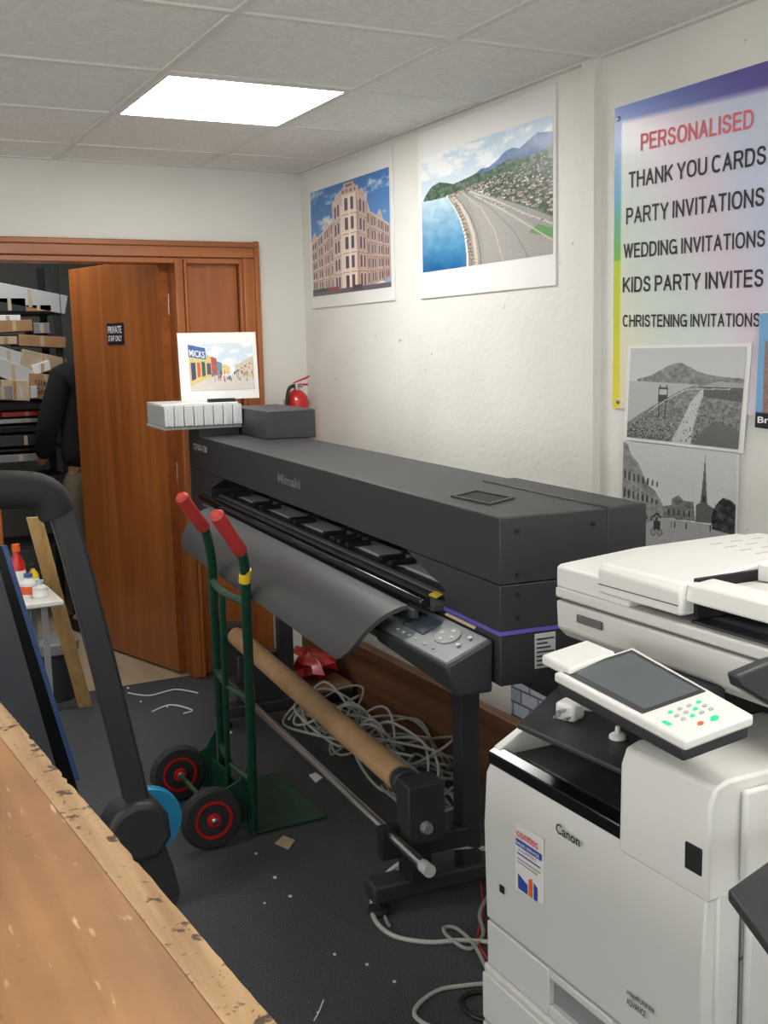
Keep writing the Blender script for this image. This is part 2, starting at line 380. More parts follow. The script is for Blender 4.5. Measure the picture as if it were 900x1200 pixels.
w=bpy.data.worlds.new('world'); S.world=w; w.use_nodes=True; w.node_tree.nodes['Background'].inputs[0].default_value=(.8,.85,.9,1); w.node_tree.nodes['Background'].inputs[1].default_value=.3
a=W.px(690,70,0,XW).y; b=W.px(706,75,0,XW).y
struct('trim_2',MB().box(XW-.028,XW,b,a,0,HC).box(XW-.03,XW-.028,b-.0,b+.006,0,HC),'wall2',bevel=.003)
# ---- door frame
fr=MB().box(DX1+.02,DX1+.06,YB-.02,YB+.12,0,2.01).box(DX1+.06,DX1+.075,YB-.032,YB,0,2.0)
fr.box(DXR-.075,DXR,YB-.028,YB,0,2.01).box(DXR-.02,DXR+.004,YB-.04,YB,0,2.09).box(DXR-.09,DXR-.06,YB-.012,YB+.1,0,2.01)
fr.box(DX0-.08,DX0-.005,YB-.028,YB,0,2.01).box(DX0-.03,DX0+.0,YB-.01,YB+.12,0,2.01)
struct('trim_3',fr,'wood',bevel=.004)
struct('trim_4',MB().box(DX0-.08,DXR,YB-.028,YB,2.012,ZD).box(DX0-.08,DXR+.004,YB-.042,YB-.028,ZD-.025,ZD).box(DX0,DXR-.08,YB-.012,YB+.12,1.985,2.012),'wood_h',bevel=.004)
struct('trim_5',MB().box(DX1+.075,DXR-.075,YB+.03,YB+.05,0,2.0).box(DX1+.075,DX1+.09,YB+.01,YB+.03,0,2.0).box(DXR-.09,DXR-.075,YB+.01,YB+.03,0,2.0),'wood',bevel=.003)
# ---- door leaf, opened into the back room
hx,hy,ex,ey=1.535,5.22,1.295,6.05
ang=math.atan2(ey-hy,ex-hx); DF=Fr((hx,hy,0),ang); LW=math.hypot(ex-hx,ey-hy)
d=thing('door_1','varnished orange wooden door standing open into the back room','door',DF); d['kind']='structure'
part('leaf',MB().box(0,LW,-.02,.02,.01,2.02),'wood',d,bevel=.003)
part('edge_strip',MB().box(-.012,.0,-.024,.024,.01,2.02),'wood_h',d)
hd=MB().cyl((LW-.06,-.02,1.0),(LW-.06,-.065,1.0),.009).cyl((LW-.06,-.06,1.0),(LW-.17,-.06,1.0),.009)
part('handle',hd,'slv',d)
for z in (.25,1.0,1.8): part('hinge',MB().cyl((-.006,-.026,z-.05),(-.006,-.026,z+.05),.008),'slv',d)
def leafp(x,y): return DF.px(x,y,1,.0212)
s=thing('door_sign','small dark private staff only sign on the open wooden door','sign',DF)
c=[leafp(126,404),leafp(145,404),leafp(145,378),leafp(126,378)]
x0=(c[0].x+c[3].x)/2; x1=(c[1].x+c[2].x)/2; z0=c[0].z; z1=c[2].z
part('plate',MB().box(min(x0,x1),max(x0,x1),.0205,.024,z0,z1),'navy',s)
dz=z1-z0; dxx=x1-x0
def sp(u,v): return V((x0+dxx*u,.0245,z0+dz*v))
part('lettering',text_mb([('PRIVATE',sp(.08,.52),sp(.92,.52),sp(.08,.86),.02)]),'inkw',s)
part('lettering',text_mb([('STAFF ONLY',sp(.08,.14),sp(.92,.14),sp(.08,.42),.02)]),'inkw',s)
# ================================================================ BACK ROOM: rack, boxes, person
YR=6.62
rk=thing('shelving_rack','black steel shelving rack crowded with boxes seen through the doorway','shelving',Fr((.45,YR+.2,0)))
xr=W.px(73,400,1,YR).x
for x in (xr-.02,-.2):
    for y in (YR,YR+.42):
        part('upright',MB().box(x-.02,x+.02,y-.004,y+.004,0,2.1).box(x+.016,x+.02,y-.02,y+.02,0,2.1),'rack',rk,w=True)
shz=[W.px(40,yy,1,YR).z for yy in (365,392,470,498,525,560,640)]
for z in shz: part('shelf',MB().box(-.2,xr-.01,YR+.005,YR+.43,z-.014,z),'rack',rk,w=True,bevel=.002)
def fbox(x0,y0,x1,y1,m,label,dep=.3,tilt=0,nm='cardboard_box',cat='box',Y=YR-.02,yaw=.0):
    a=W.px(x0,y1,1,Y); b=W.px(x1,y0,1,Y)
    P=[(a.x,a.z,0),(b.x,a.z+tilt,yaw),(b.x-tilt*.3,b.z+tilt,yaw),(a.x-tilt*.3,b.z,0)]
    mb=MB().prism([(p[0],Y+p[2],p[1]) for p in P],(0,dep,0))
    t=thing(nm,label,cat,Fr(((a.x+b.x)/2,Y+dep/2,a.z)),'boxes and stock on the back room rack')
    part('carton',mb,m,t,w=True,bevel=.003)
    mx=(a.x+b.x)/2; my=Y+yaw*.5; part('tape',MB().prism([(mx-.01,my-.0015,a.z+.004+tilt*.5),(mx+.01,my-.0015,a.z+.004+tilt*.5),(mx+.01,my-.0015,b.z-.004+tilt*.5),(mx-.01,my-.0015,b.z-.004+tilt*.5)],(0,.001,0)),'card2' if m!='card2' else 'card',t,w=True)
    return t,a,b
fbox(-6,331,74,353,'lgry','large pale grey carton tilted on the top of the rack',tilt=-.075)
fbox(-8,349,30,365,'blk','thin dark carton under the tilted grey carton')
fbox(30,357,60,365,'card','thin brown carton under the right end of the tilted grey carton')
fbox(-5,376,38,390,'card','flat brown carton on the second rack shelf at the left',tilt=.008)
fbox(40,378,58,391,'gry','small grey carton on the second rack shelf at the right')
fbox(-6,369,24,376,'paper','thin white packet on the flat brown carton at the left')
fbox(22,391,76,405,'card','long brown flat box just beneath the second rack shelf',tilt=-.02,Y=YR-.035)
fbox(-6,394,20,404,'card2','small pale carton at the left, beneath the second rack shelf',Y=YR-.03)
fbox(24,408,76,430,'card2','open pale carton above the box with handwriting',tilt=-.06,Y=YR-.05,yaw=.05)
fbox(-6,404,26,424,'lgry','crumpled pale parcel at the left of the rack',tilt=-.05,Y=YR-.03)
fbox(-4,418,34,440,'lgry','pale grey parcel sagging above the lower left carton',tilt=-.08,Y=YR-.06)
fbox(40,428,60,440,'paper','small white carton tucked above the handwritten box',tilt=.03,Y=YR-.07)
fbox(2,444,32,469,'card2','pale carton at the lower left end of the packed rack shelf',tilt=-.01,Y=YR-.08,yaw=-.04)
fbox(-8,452,14,469,'gry','short grey carton at the far left of the packed rack shelf',Y=YR-.1)
t,a,b=fbox(36,436,72,467,'card','brown carton marked with handwriting on the packed rack shelf',tilt=-.02,Y=YR-.09)
part('lettering',text_mb([('1216',V((a.x+.03,a.y-.004,a.z+.075)),V((a.x+.09,a.y-.004,a.z+.07)),V((a.x+.03,a.y-.004,a.z+.105)),.01)]),'ink',t,w=True)
part('lettering',text_mb([('Green',V((a.x+.03,a.y-.004,a.z+.025)),V((a.x+.13,a.y-.004,a.z+.02)),V((a.x+.03,a.y-.004,a.z+.06)),.01)]),'ink',t,w=True)
fbox(24,454,44,469,'lgry','small pale box in front of the handwritten brown carton',Y=YR-.11,dep=.1,tilt=.01)
fbox(2,481,60,489,'red','thin red flat box on the lower rack shelf')
fbox(-4,489,58,497,'lgry','thin grey flat box beneath the red one')
fbox(0,508,60,524,'blk','black tray of stock on a lower rack shelf')
fbox(-2,531,50,543,'gry','grey tray of stock beneath the black tray')
PF=Fr((1.41,6.36,0),.25)
pr=thing('person','person in black top and khaki trousers standing behind the open door','person',PF)
def skin(name,verts,edges,radii,m,parent,sub=2,root=0):
    me=bpy.data.meshes.new(name); me.from_pydata(verts,edges,[]); o=bpy.data.objects.new(name,me); COL.objects.link(o); o.parent=parent
    md=o.modifiers.new('skin','SKIN'); md.use_smooth_shade=True
    for i,r in enumerate(radii):
        d_=me.skin_vertices[0].data[i]; d_.radius=(r if isinstance(r,tuple) else (r,r)); d_.use_root=(i==root)
    sb=o.modifiers.new('sub','SUBSURF'); sb.levels=sub; sb.render_levels=sub
    me.materials.append(M[m]); FRM[o.name]=FRM[parent.name]; return o
bv=[(0,0,.98),(0,0,1.15),(0.02,.01,1.32),(.04,.03,1.46),(.07,.06,1.52),(.09,.09,1.57),(.11,.13,1.64),(.11,.15,1.71),
    (.21,.03,1.43),(.25,.08,1.16),(.24,.22,.98),(-.14,.02,1.44),(-.235,.06,1.16),(-.20,.20,1.0),
    (.09,0,.90),(.1,.02,.5),(.1,-.02,.09),(.11,.12,.05),(-.09,0,.90),(-.1,.02,.5),(-.1,-.02,.09),(-.11,.12,.05),
    (.23,.28,.93),(-.18,.28,.97)]
be=[(0,1),(1,2),(2,3),(3,4),(4,5),(5,6),(6,7),(3,8),(8,9),(9,10),(3,11),(11,12),(12,13),(0,14),(14,15),(15,16),(16,17),(0,18),(18,19),(19,20),(20,21),(10,22),(13,23)]
brad=[.11,.11,.115,.09,.055,.06,.088,.07,.055,.042,.03,.055,.042,.03,.07,.055,.04,.035,.07,.055,.04,.035,.03,.03]
skin('body',bv,be,brad,'skin',pr)
skin('black_top',[(0,0,.92),(0,0,1.05)]+[bv[i] for i in (1,2,3)]+[(.065,.055,1.54)]+[bv[i] for i in (8,9,10,11,12,13)],[(0,1),(1,2),(2,3),(3,4),(4,5),(4,6),(6,7),(7,8),(4,9),(9,10),(10,11)],[(.19,.16),(.185,.155),(.18,.15),(.18,.145),(.14,.12),.075,.09,.066,.052,.09,.066,.052],'blkcloth',pr,root=0)
skin('trousers',[(0,0,1.06),(0,0,.94)]+[bv[i] for i in (14,15,16,18,19,20)],[(0,1),(1,2),(2,3),(3,4),(1,5),(5,6),(6,7)],[(.165,.14),(.17,.14),.12,.095,.07,.12,.095,.07],'khaki',pr)
skin('hair',[(.11,.13,1.675),(.11,.12,1.735)],[(0,1)],[.098,.08],'hair',pr)
for sx in (.1,-.1):
    part('shoe',MB().prism([(sx-.045,-.07,0),(sx+.045,-.07,0),(sx+.05,.12,0),(sx+.025,.19,0),(sx-.025,.19,0),(sx-.05,.12,0)],(0,0,.07)),'blkd',pr,bevel=.015)
# ================================================================ LONG PRINTER
PA=-math.atan(.083); G=Fr((1.209,1.846,0),PA); ZT=1.23; LN=2.78; DP=.345
p=thing('wide_format_printer','long black wide-format printer on a stand beside the white wall','printer',G)
part('top_cover',MB().box(0,DP,0,LN,1.0915,ZT),'blk',p,bevel=.0025)
part('rear_housing',MB().box(.255,DP+.007,-.003,.56,.93,ZT+.004),'blk',p,bevel=.003)
part('right_housing',MB().prism([(0,0,.995),(0,0,1.090),(0,.47,1.090),(0,.26,1.035),(0,.26,.995)],(DP,0,0)),'blk',p,bevel=.0015)
part('purple_stripe',MB().box(-.003,DP+.005,-.003,.262,.987,.995),'purple',p)
part('lower_right_housing',MB().box(.0,DP,0,.30,.88,.987),'blk',p,bevel=.002)
part('left_housing',MB().prism([(0,LN,.86),(0,LN,1.090),(0,2.20,1.090),(0,2.42,1.03),(0,2.42,.86)],(DP,0,0)),'blk',p,bevel=.0015)
part('back_panel',MB().box(.245,.34,.24,2.5,.88,1.09),'blkd',p)
part('chassis',MB().box(.02,.245,.30,2.5,.90,.985),'blkd',p,bevel=.004)
part('platen',MB().box(-.03,.24,.26,2.46,.985,1.0),'blk2',p,bevel=.002)
part('front_lip',MB().box(-.056,-.030,.27,2.40,.994,1.016),'blkg',p,bevel=.004)
part('lower_rail',MB().box(-.066,-.050,.29,2.30,.966,.988),'blk2',p,bevel=.003)
part('platen_groove',MB().box(.03,.045,.28,2.45,1.0,1.004),'gry',p)
part('platen_strip',MB().box(.085,.16,.27,2.44,1.0,1.008),'lgry',p,bevel=.002)
part('guide_rail',MB().box(.20,.225,.26,2.43,1.03,1.07),'gry',p,bevel=.002)
def onplaten(x,y): return G.px(x,y,2,1.02).y
for i,(x_,y_) in enumerate(((322,588),(332,592),(365,606),(372,608),(402,623),(412,628),(424,630),(436,634),(478,650),(489,655),(292,578))):
    y=onplaten(x_,y_)
    r=part('pinch_roller',MB().box(.06,.12,y-.010,y+.010,1.010,1.024).lathe((.055,y-.012,1.014),(0,1,0),[(.010,0),(.010,.024)],14).box(.11,.20,y-.006,y+.006,1.022,1.036),'blkd',p,bevel=.002)
# broad rigid curved paper guide, rounded at its lower right corner
prof=[];a0=[]
for i in range(15):
    f_=i/14
    prof.append((-.068-.118*math.sin(math.radians(90*f_)),.985-.135*(1-math.cos(math.radians(90*f_)))**.9))
    a0.append(.31+.085*f_**2+.05*max(0,(i-10)/4)**2)
part('media_guide',MB().sheet(prof,a0,[2.14-.02*(i/14) for i in range(15)],.010),'apron',p)
q=[G.px(x,y,2,ZT+.001) for x,y in ((528,582),(557,575),(603,584),(574,592))]
cen=sum(q,V((0,0,0)))/4
for k in range(4):
    a_,b_=q[k],q[(k+1)%4]; ia,ib=cen+(a_-cen)*.86,cen+(b_-cen)*.86
    part('slot_rim',MB().slab([(a_.x,a_.y,ZT+.004),(b_.x,b_.y,ZT+.004),(ib.x,ib.y,ZT+.004),(ia.x,ia.y,ZT+.004)],.006),'blk2',p)
part('slot_shade',MB().slab([(cen.x+(v.x-cen.x)*.86,cen.y+(v.y-cen.y)*.86,ZT+.0008) for v in q],.004),'blkd',p)  # flat near-black slab: the shade of a recess put into the colour
def gp(x,y,off=-.0005): return G.px(x,y,0,off)
bl,br,tl=gp(326,565),gp(352,572),gp(326,554)
tl=V((tl.x,bl.y,tl.z)); br.z=bl.z
part('logo',text_mb([('Mimaki',bl,br,tl,.02)]),'gry',p)
bl,br,tl=gp(227,528),gp(243,532),gp(227,519); tl.y=bl.y; br.z=bl.z
part('model_lettering',text_mb([('CJV30-130',bl,br,tl,.02)]),'lgry',p)
for x_,y_ in ((.04,1.2),(.04,1.11),(.04,1.07),(.04,1.02),(.22,1.2),(.22,1.07)): part('screw',MB().cyl((x_,-.003,y_),(x_,.001,y_),.005,10),'blkd',p)
a=G.px(627,784,1,-.003); b=G.px(651,740,1,-.003)
lb=part('rating_label',MB().box(a.x,b.x,-.003,-.001,a.z,b.z),'lgry',p)
for k in range(7): part('print_line',MB().box(a.x+.004,b.x-.004-(k%3)*.008,-.0045,-.003,a.z+.006+k*(b.z-a.z-.01)/7,a.z+.009+k*(b.z-a.z-.01)/7),'ink',lb)
Y0c,Y1c=.025,.435
cp=MB().hexa([(-.005,Y0c,.862),(-.005,Y1c-.02,.868),(-.098,Y1c-.01,.888),(-.085,Y0c,.862),(-.002,Y0c,.975),(-.002,Y1c,.975),(-.112,Y1c,.925),(-.112,Y0c,.93)])
part('control_panel_housing',cp,'blk',p,bevel=.006)
def cpp(u,v,o=.001):
    y=Y1c-(Y1c-Y0c)*u; x=-.112+.110*v; z=(.925+.005*u)*(1-v)+.975*v+o; return V((x,y,z))
face=part('control_panel_face',MB().slab([cpp(.03,.06,.002),cpp(.97,.06,.002),cpp(.97,.94,.002),cpp(.03,.94,.002)],.004),'dgry',p,bevel=.002)
part('display',MB().slab([cpp(.24,.36,.005),cpp(.52,.36,.005),cpp(.52,.80,.005),cpp(.24,.80,.005)],.004),'lcd',face,bevel=.0005)
pad=[cpp(.70+.10*math.cos(k*math.pi/8),.58+.23*math.sin(k*math.pi/8),.005) for k in range(16)]
part('button_pad',MB().slab(pad,.003),'gry',face)
for u,v in ((.645,.58),(.70,.72),(.70,.44),(.755,.58),(.87,.75),(.87,.5)):
    part('button',MB().lathe(cpp(u,v,.005),(0,0,1),[(.0055,0),(.0055,.002),(.004,.003)],12),'wht3',face)
for u in (.28,.36,.44,.52,.64,.74): part('button',MB().lathe(cpp(u,.2,.003),(0,0,1),[(.004,0),(.004,.002)],10),'lgry',face)
part('card_sheet',MB().slab([cpp(.45,.98,.006),cpp(.8,.98,.006),cpp(.8,1.2,.012),cpp(.45,1.25,.012)],.003),'card2',p)
part('yellow_warning_label',MB().slab([cpp(.2,1.05,.026),cpp(.3,1.05,.026),cpp(.3,1.2,.026),cpp(.2,1.2,.026)],.002),'yel',p)
# ink unit
part('ink_tower',MB().box(.18,.385,2.22,2.72,ZT,1.343),'blk2',p,bevel=.005)
part('ink_tray',MB().box(-.15,.178,2.56,2.92,1.262,1.275),'lgry',p,bevel=.003)
part('ink_bracket',MB().box(.0,.17,2.58,2.77,ZT,1.262),'blk',p)
for i in range(8):
    x=-.148+i*.0405
    part('ink_cartridge',MB().box(x,x+.0375,2.535,2.9,1.277,1.36).box(x+.012,x+.024,2.531,2.535,1.28,1.35),'lgry',p,bevel=.002)
part('ink_cover',MB().box(-.145,.176,2.60,2.92,1.36,1.366),'wht3',p,bevel=.002)
part('cover_strip',MB().box(.06,.17,2.62,2.66,1.366,1.38),'blkd',p)
# stand
for y in (.78,2.5):
    part('leg',MB().box(.28,.34,y-.03,y+.03,.07,.88),'blk',p,bevel=.004)
    part('foot_bar',MB().box(.0,.60,y-.04,y+.04,.045,.10),'blk',p,bevel=.01)
    for x in (.03,.55):
        part('foot_pad',MB().lathe((x,y,0),(0,0,1),[(.03,0),(.034,.008),(.03,.02),(.012,.025),(.012,.05)],16),'blkd',p)
part('cross_beam',MB().box(.29,.335,.81,2.47,.62,.70),'blk',p,bevel=.003)
part('rear_roll_cover',MB().lathe((.50,.3,.72),(0,1,0),[(.10,0),(.105,.01),(.105,2.2),(.10,2.21)],20),'blk2',p)
part('rear_roll_arm',MB().box(.33,.52,.82,.86,.64,.68),'blk',p)
part('rear_roll_arm',MB().box(.33,.52,2.42,2.46,.64,.68),'blk',p)
ct=MB().lathe((.113,.80,.375),(0,1,0),[(.028,0),(.039,0),(.039,1.78),(.028,1.78)],28)
part('cardboard_core',ct,'tubec',p,label='brown cardboard take-up core')
part('tension_bar',MB().cyl((.05,.50,.255),(.05,2.55,.20),.0145,16),'slv',p,label='silver tension bar')
part('tension_bar_end',MB().cyl((.05,.475,.256),(.05,.515,.254),.017,16),'lgry',p)
tu=MB().box(.075,.185,.66,.75,.235,.405).box(.09,.3,.74,.80,.16,.22).lathe((.113,.75,.375),(0,1,0),[(.042,0),(.042,.02),(.034,.05),(.034,.08)],20)
t=part('take_up_unit',tu,'blk',p,bevel=.006)
part('knob',MB().lathe((.125,.66,.285),(0,-1,0),[(.018,0),(.018,.01),(.013,.02)],16),'gry',t)
part('take_up_bracket',MB().box(.10,.16,.70,.80,.10,.24).box(.02,.08,.72,.76,.18,.27),'blkd',p,bevel=.004)
part('far_take_up_unit',MB().box(.05,.18,2.55,2.65,.2,.42).box(.1,.3,2.5,2.56,.09,.3),'blk',p,bevel=.006)
# ================================================================ small picture on ink unit
pY=4.70; a=W.px(213,470,1,pY); b=W.px(301,389,1,pY)
sm=thing('picture_print','small mounted print of a seaside shop street propped on the printer','picture',Fr(((a.x+b.x)/2,pY,a.z)))
bx_=MB().prism([(a.x,pY,a.z),(b.x,pY-.0,a.z),(b.x,pY+.02,b.z),(a.x,pY+.02,b.z)],(0,.006,0))
part('mount',bx_,'paper',sm,w=True)
cv=Cv(130,100,(226,226,224)); m_=cv.rect(0,.35,1,1,(205,218,230)); cv.clouds(m_,(236,238,240),4,.0,3)
cv.poly([(0,.1),(0,.95),(.18,.9),(.34,.7),(.34,.3),(0,.1)],(206,190,124),8); cv.poly([(0,.72),(0,.98),(.26,.90),(.26,.66)],(70,100,170))
cv.poly([(.03,.22),(.03,.6),(.1,.6),(.1,.26)],(60,70,110)); cv.poly([(.12,.28),(.12,.6),(.17,.6),(.17,.3)],(200,90,70)); cv.poly([(.19,.3),(.19,.62),(.25,.60),(.25,.32)],(60,90,90)); cv.rect(.27,.34,.33,.58,(90,80,100))
cv.poly([(.34,.3),(.34,.72),(.42,.68),(.42,.32)],(176,84,74),10); cv.poly([(.42,.32),(.42,.62),(.5,.58),(.5,.34)],(100,140,166),10); cv.poly([(.5,.34),(.5,.56),(.62,.5),(.62,.36)],(220,196,130),12)
cv.poly([(.7,.3),(.7,.52),(1,.72),(1,.2)],(206,192,172),10); cv.poly([(0,.0),(0,.1),(.34,.3),(.7,.3),(1,.2),(1,0)],(206,200,192),4)
for i in range(60):
    x=.3+random.random()*.68; y=.18+random.random()*.16; cv.rect(x,y,x+.012,y+.07,random.choice([(60,60,90),(190,90,70),(50,110,120),(220,180,100),(90,80,70),(150,150,160)]))
for i in range(30):
    x=.7+random.random()*.28; y=.34+random.random()*(x-.66)*.9; cv.rect(x,y,x+.014,y+.03,(120,110,110))
cv.nz(np.ones((100,130),bool),5)
def smq(u,v): return V((a.x+(b.x-a.x)*u,pY-.002+.02*v,a.z+(b.z-a.z)*v))
canvas('printed_image',cv,smq(.12,.14),smq(.95,.14),smq(.95,.84),smq(.12,.84),'vc',sm,w=True)
part('lettering',text_mb([('MICKS',smq(.13,.66)+V((0,-.002,0)),smq(.32,.62)+V((0,-.002,0)),smq(.13,.76)+V((0,-.002,0)),.02)]),'inkw',sm,w=True)
# ================================================================ wall posters
def wallrect(tl,tr,br,bl,x=XW-.004):
    P=[W.px(q_[0],q_[1],0,x) for q_ in (tl,tr,br,bl)]
    ya=(P[0].y+P[3].y)/2; yb=(P[1].y+P[2].y)/2; zt=(P[0].z+P[1].z)/2; zb=(P[2].z+P[3].z)/2
    return ya,yb,zb,zt
def poster(name,label,cat,rect,cv,inner,thick=.006,border='paper'):
    ya,yb,zb,zt=rect
    t=thing(name,label,cat,Fr((XW-thick/2,(ya+yb)/2,zb)))
    part('board',MB().box(XW-thick-.001,XW-.001,yb,ya,zb,zt),border,t,w=True,bevel=.0008)
    x=XW-thick-.0022; u0,u1,v0,v1=inner
    f=lambda u,v: V((x,ya+(yb-ya)*u,zb+(zt-zb)*v))
    canvas('printed_image',cv,f(u0,v0),f(u1,v0),f(u1,v1),f(u0,v1),'vcg',t,w=True)
    return t,f
np.random.seed(2)
# poster 1: ornate pale stone corner building with tall projecting bays
r1=wallrect((361,203),(459,175),(464,354),(366,360))
cv=Cv(210,260,(70,130,200)); al=np.ones((260,210),bool); cv.vgrad(al,(132,180,222),(60,118,188),0,1); cv.clouds(al,(224,232,240),3,.12,7)
def facade(x0,x1,g0,g1,t0,t1,col,win,bays,storeys,trim,shade):
    # g: ground height, t: roof height at each end
    G_=lambda x: g0+(g1-g0)*(x-x0)/(x1-x0); T_=lambda x: t0+(t1-t0)*(x-x0)/(x1-x0)
    m=cv.poly([(x0,g0),(x0,t0),(x1,t1),(x1,g1)],col,5)
    bw_=(x1-x0)/bays
    for b_ in range(bays):
        xa=x0+bw_*b_; xc=xa+bw_/2
        if b_%2==0:   # projecting bay with a small gable
            cv.poly([(xa+bw_*.08,G_(xa)),(xa+bw_*.08,T_(xa)+.01),(xc,T_(xc)+.075),(xa+bw_*.92,T_(xa+bw_)+.01),(xa+bw_*.92,G_(xa+bw_))],tuple(min(255,v_+12) for v_ in col),4)
            cv.line([(xa+bw_*.08,T_(xa)+.01),(xc,T_(xc)+.075),(xa+bw_*.92,T_(xa+bw_)+.01)],.004,trim)
            cv.line([(xa+bw_*.93,G_(xa+bw_)),(xa+bw_*.93,T_(xa+bw_))],.004,shade)
        for s_ in range(storeys):
            f0=(s_+.18)/storeys; f1=(s_+.78)/storeys
            for k in (.33,.67):
                x=xa+bw_*k; ya_=G_(x)+(T_(x)-G_(x))*f0; yb_=G_(x)+(T_(x)-G_(x))*f1; wd_=abs(bw_)*.095
                cv.rect(x-wd_*1.6,ya_-.005,x+wd_*1.6,yb_+.010,tuple(min(255,v_+22) for v_ in col)); cv.rect(x-wd_,ya_,x+wd_,yb_,win); cv.disc(x,yb_,wd_,.008,win)
    for s_ in range(1,storeys):
        f_=s_/storeys; cv.line([(x0,G_(x0)+(T_(x0)-G_(x0))*f_-.004),(x1,G_(x1)+(T_(x1)-G_(x1))*f_-.004)],.0028,shade); cv.line([(x0,G_(x0)+(T_(x0)-G_(x0))*f_+.004),(x1,G_(x1)+(T_(x1)-G_(x1))*f_+.004)],.0028,trim)
    cv.line([(x0,t0),(x1,t1)],.005,trim)
    return m
facade(0,.34,.06,.03,.50,.70,(204,178,166),(92,84,96),4,5,(236,218,206),(146,118,110))
facade(.70,1,.03,.08,.72,.52,(182,156,148),(80,74,86),4,5,(216,194,184),(126,102,98))
# corner block: three facets, tallest in the middle
facade(.30,.42,.02,.02,.80,.86,(206,180,168),(88,80,92),1,5,(238,220,208),(146,118,110))
facade(.62,.74,.02,.02,.86,.78,(188,160,150),(80,74,86),1,5,(216,194,184),(126,102,98))
facade(.41,.63,.015,.015,.88,.88,(228,206,192),(86,78,92),1,5,(250,238,228),(160,132,122))
for x in (.465,.575): cv.line([(x-.045,.015),(x-.045,.90)],.005,(248,234,222)); 
cv.line([(.52,.015),(.52,.90)],.006,(248,234,222)); cv.line([(.63,.015),(.63,.88)],.005,(150,124,116))
cv.poly([(.40,.88),(.40,.925),(.44,.945),(.46,.985),(.58,.985),(.60,.945),(.64,.925),(.64,.88)],(208,184,172),5); cv.line([(.40,.925),(.44,.945),(.46,.985),(.58,.985),(.60,.945),(.64,.925)],.004,(140,116,110))
for x in (.45,.50,.55,.60): cv.rect(x-.010,.895,x+.006,.925,(90,82,94))
cv.rect(.48,.945,.56,.965,(110,100,106))
for x in (.31,.41,.63,.73): cv.poly([(x-.012,.80),(x-.012,.90 if .35<x<.7 else .83),(x,.945 if .35<x<.7 else .875),(x+.012,.90 if .35<x<.7 else .83),(x+.012,.80)],(214,190,178))
cv.rect(0,0,1,.045,(104,98,108),10); cv.rect(0,.035,.36,.07,(60,74,60),10); cv.rect(.22,.03,.36,.065,(150,70,70),8); cv.rect(.55,.02,.66,.06,(60,66,84),8)
cv.nz(al,3)
poster('wall_poster','portrait poster of an ornate corner building against blue sky','poster',r1,cv,(.03,.97,.09,.87))
# poster 2: bay
r2=wallrect((489,155),(652,100),(652,336),(494,349))
cv=Cv(260,200,(190,210,228)); al=np.ones((200,260),bool); cv.vgrad(al,(216,226,234),(186,208,228),.6,1); cv.clouds(cv.mask([(0,.7),(1,.7),(1,1),(0,1)]),(236,239,241),4,-.2,2)
m_=cv.poly([(.35,.66),(.5,.76),(.56,.755),(.62,.79),(.68,.84),(.73,.85),(.78,.83),(.84,.87),(.9,.905),(1,.88),(1,.6),(.35,.6)],(92,118,164)); cv.fieldnoise(m_,14,26,5)
m_=cv.poly([(.02,.63),(.05,.68),(.10,.73),(.16,.745),(.21,.73),(.28,.70),(.38,.715),(.46,.735),(.55,.725),(.7,.77),(.85,.755),(1,.78),(1,.5),(.02,.59)],(74,98,80)); cv.fieldnoise(m_,26,50,3)
m_=cv.mask([(0,0),(0,.62),(.10,.61),(.22,.61),(.255,.56),(.285,.50),(.33,.40),(.37,.25),(.385,.1),(.385,0)]); cv.vgrad(m_,(24,104,160),(196,218,230),.02,.62); cv.fieldnoise(m_,12,18,9)
cv.poly([(.22,.62),(.27,.56),(.34,.42),(.385,.25),(.40,.1),(.40,0),(1,0),(1,.36),(.7,.5),(.45,.6)],(158,156,152),4)
cv.poly([(.52,0),(.52,.12),(.49,.30),(.43,.46),(.40,.54),(.60,.46),(.8,.30),(1,.12),(1,0)],(168,165,160),4)
# rocky sea edge, beach strip, promenade
cv.line([(.225,.615),(.26,.565),(.29,.50),(.335,.40),(.372,.26),(.388,.1),(.388,0)],.007,(236,230,218))
cv.line([(.25,.605),(.305,.51),(.355,.40),(.395,.26),(.41,.1),(.412,0)],.015,(132,122,112))
for k in range(220):
    t_=random.random(); q0=[(.24,.61),(.305,.51),(.355,.40),(.395,.26),(.41,.1),(.412,0)]; i_=min(4,int(t_*5)); f_=t_*5-i_; x=q0[i_][0]*(1-f_)+q0[i_+1][0]*f_; y=q0[i_][1]*(1-f_)+q0[i_+1][1]*f_
    cv.rect(x-.012+random.random()*.022,y,x-.006+random.random()*.022,y+.008,random.choice([(92,84,78),(170,160,150),(200,192,182)]))
cv.line([(.275,.605),(.335,.51),(.39,.40),(.435,.26),(.455,.1),(.458,0)],.012,(208,196,180)); cv.line([(.29,.605),(.355,.51),(.415,.40),(.465,.26),(.49,.1),(.495,0)],.004,(120,114,108))
for k in range(20):
    t_=k/19; x=.30+.165*t_**.8; y=.60-t_*.58; cv.line([(x-.035-.01*t_,y),(x-.01,y+.004)],.003,(104,94,84))
cv.line([(.36,.6),(.5,.45),(.60,.25),(.66,0)],.004,(196,192,188)); cv.line([(.38,.6),(.56,.45),(.74,.22),(.84,0)],.003,(130,128,126))
m_=cv.poly([(.38,.63),(1,.70),(1,.27),(.85,.37),(.66,.48),(.50,.57)],(84,100,82)); cv.fieldnoise(m_,40,60,8)
hs=[]
for k in range(520):
    x=.26+random.random()*.74; yy=random.random(); top=.61+.13*min(1,(x-.2)*1.3); bot=.60-max(0,(x-.42))*.52; hs.append((bot+(top-bot)*yy,x,yy))
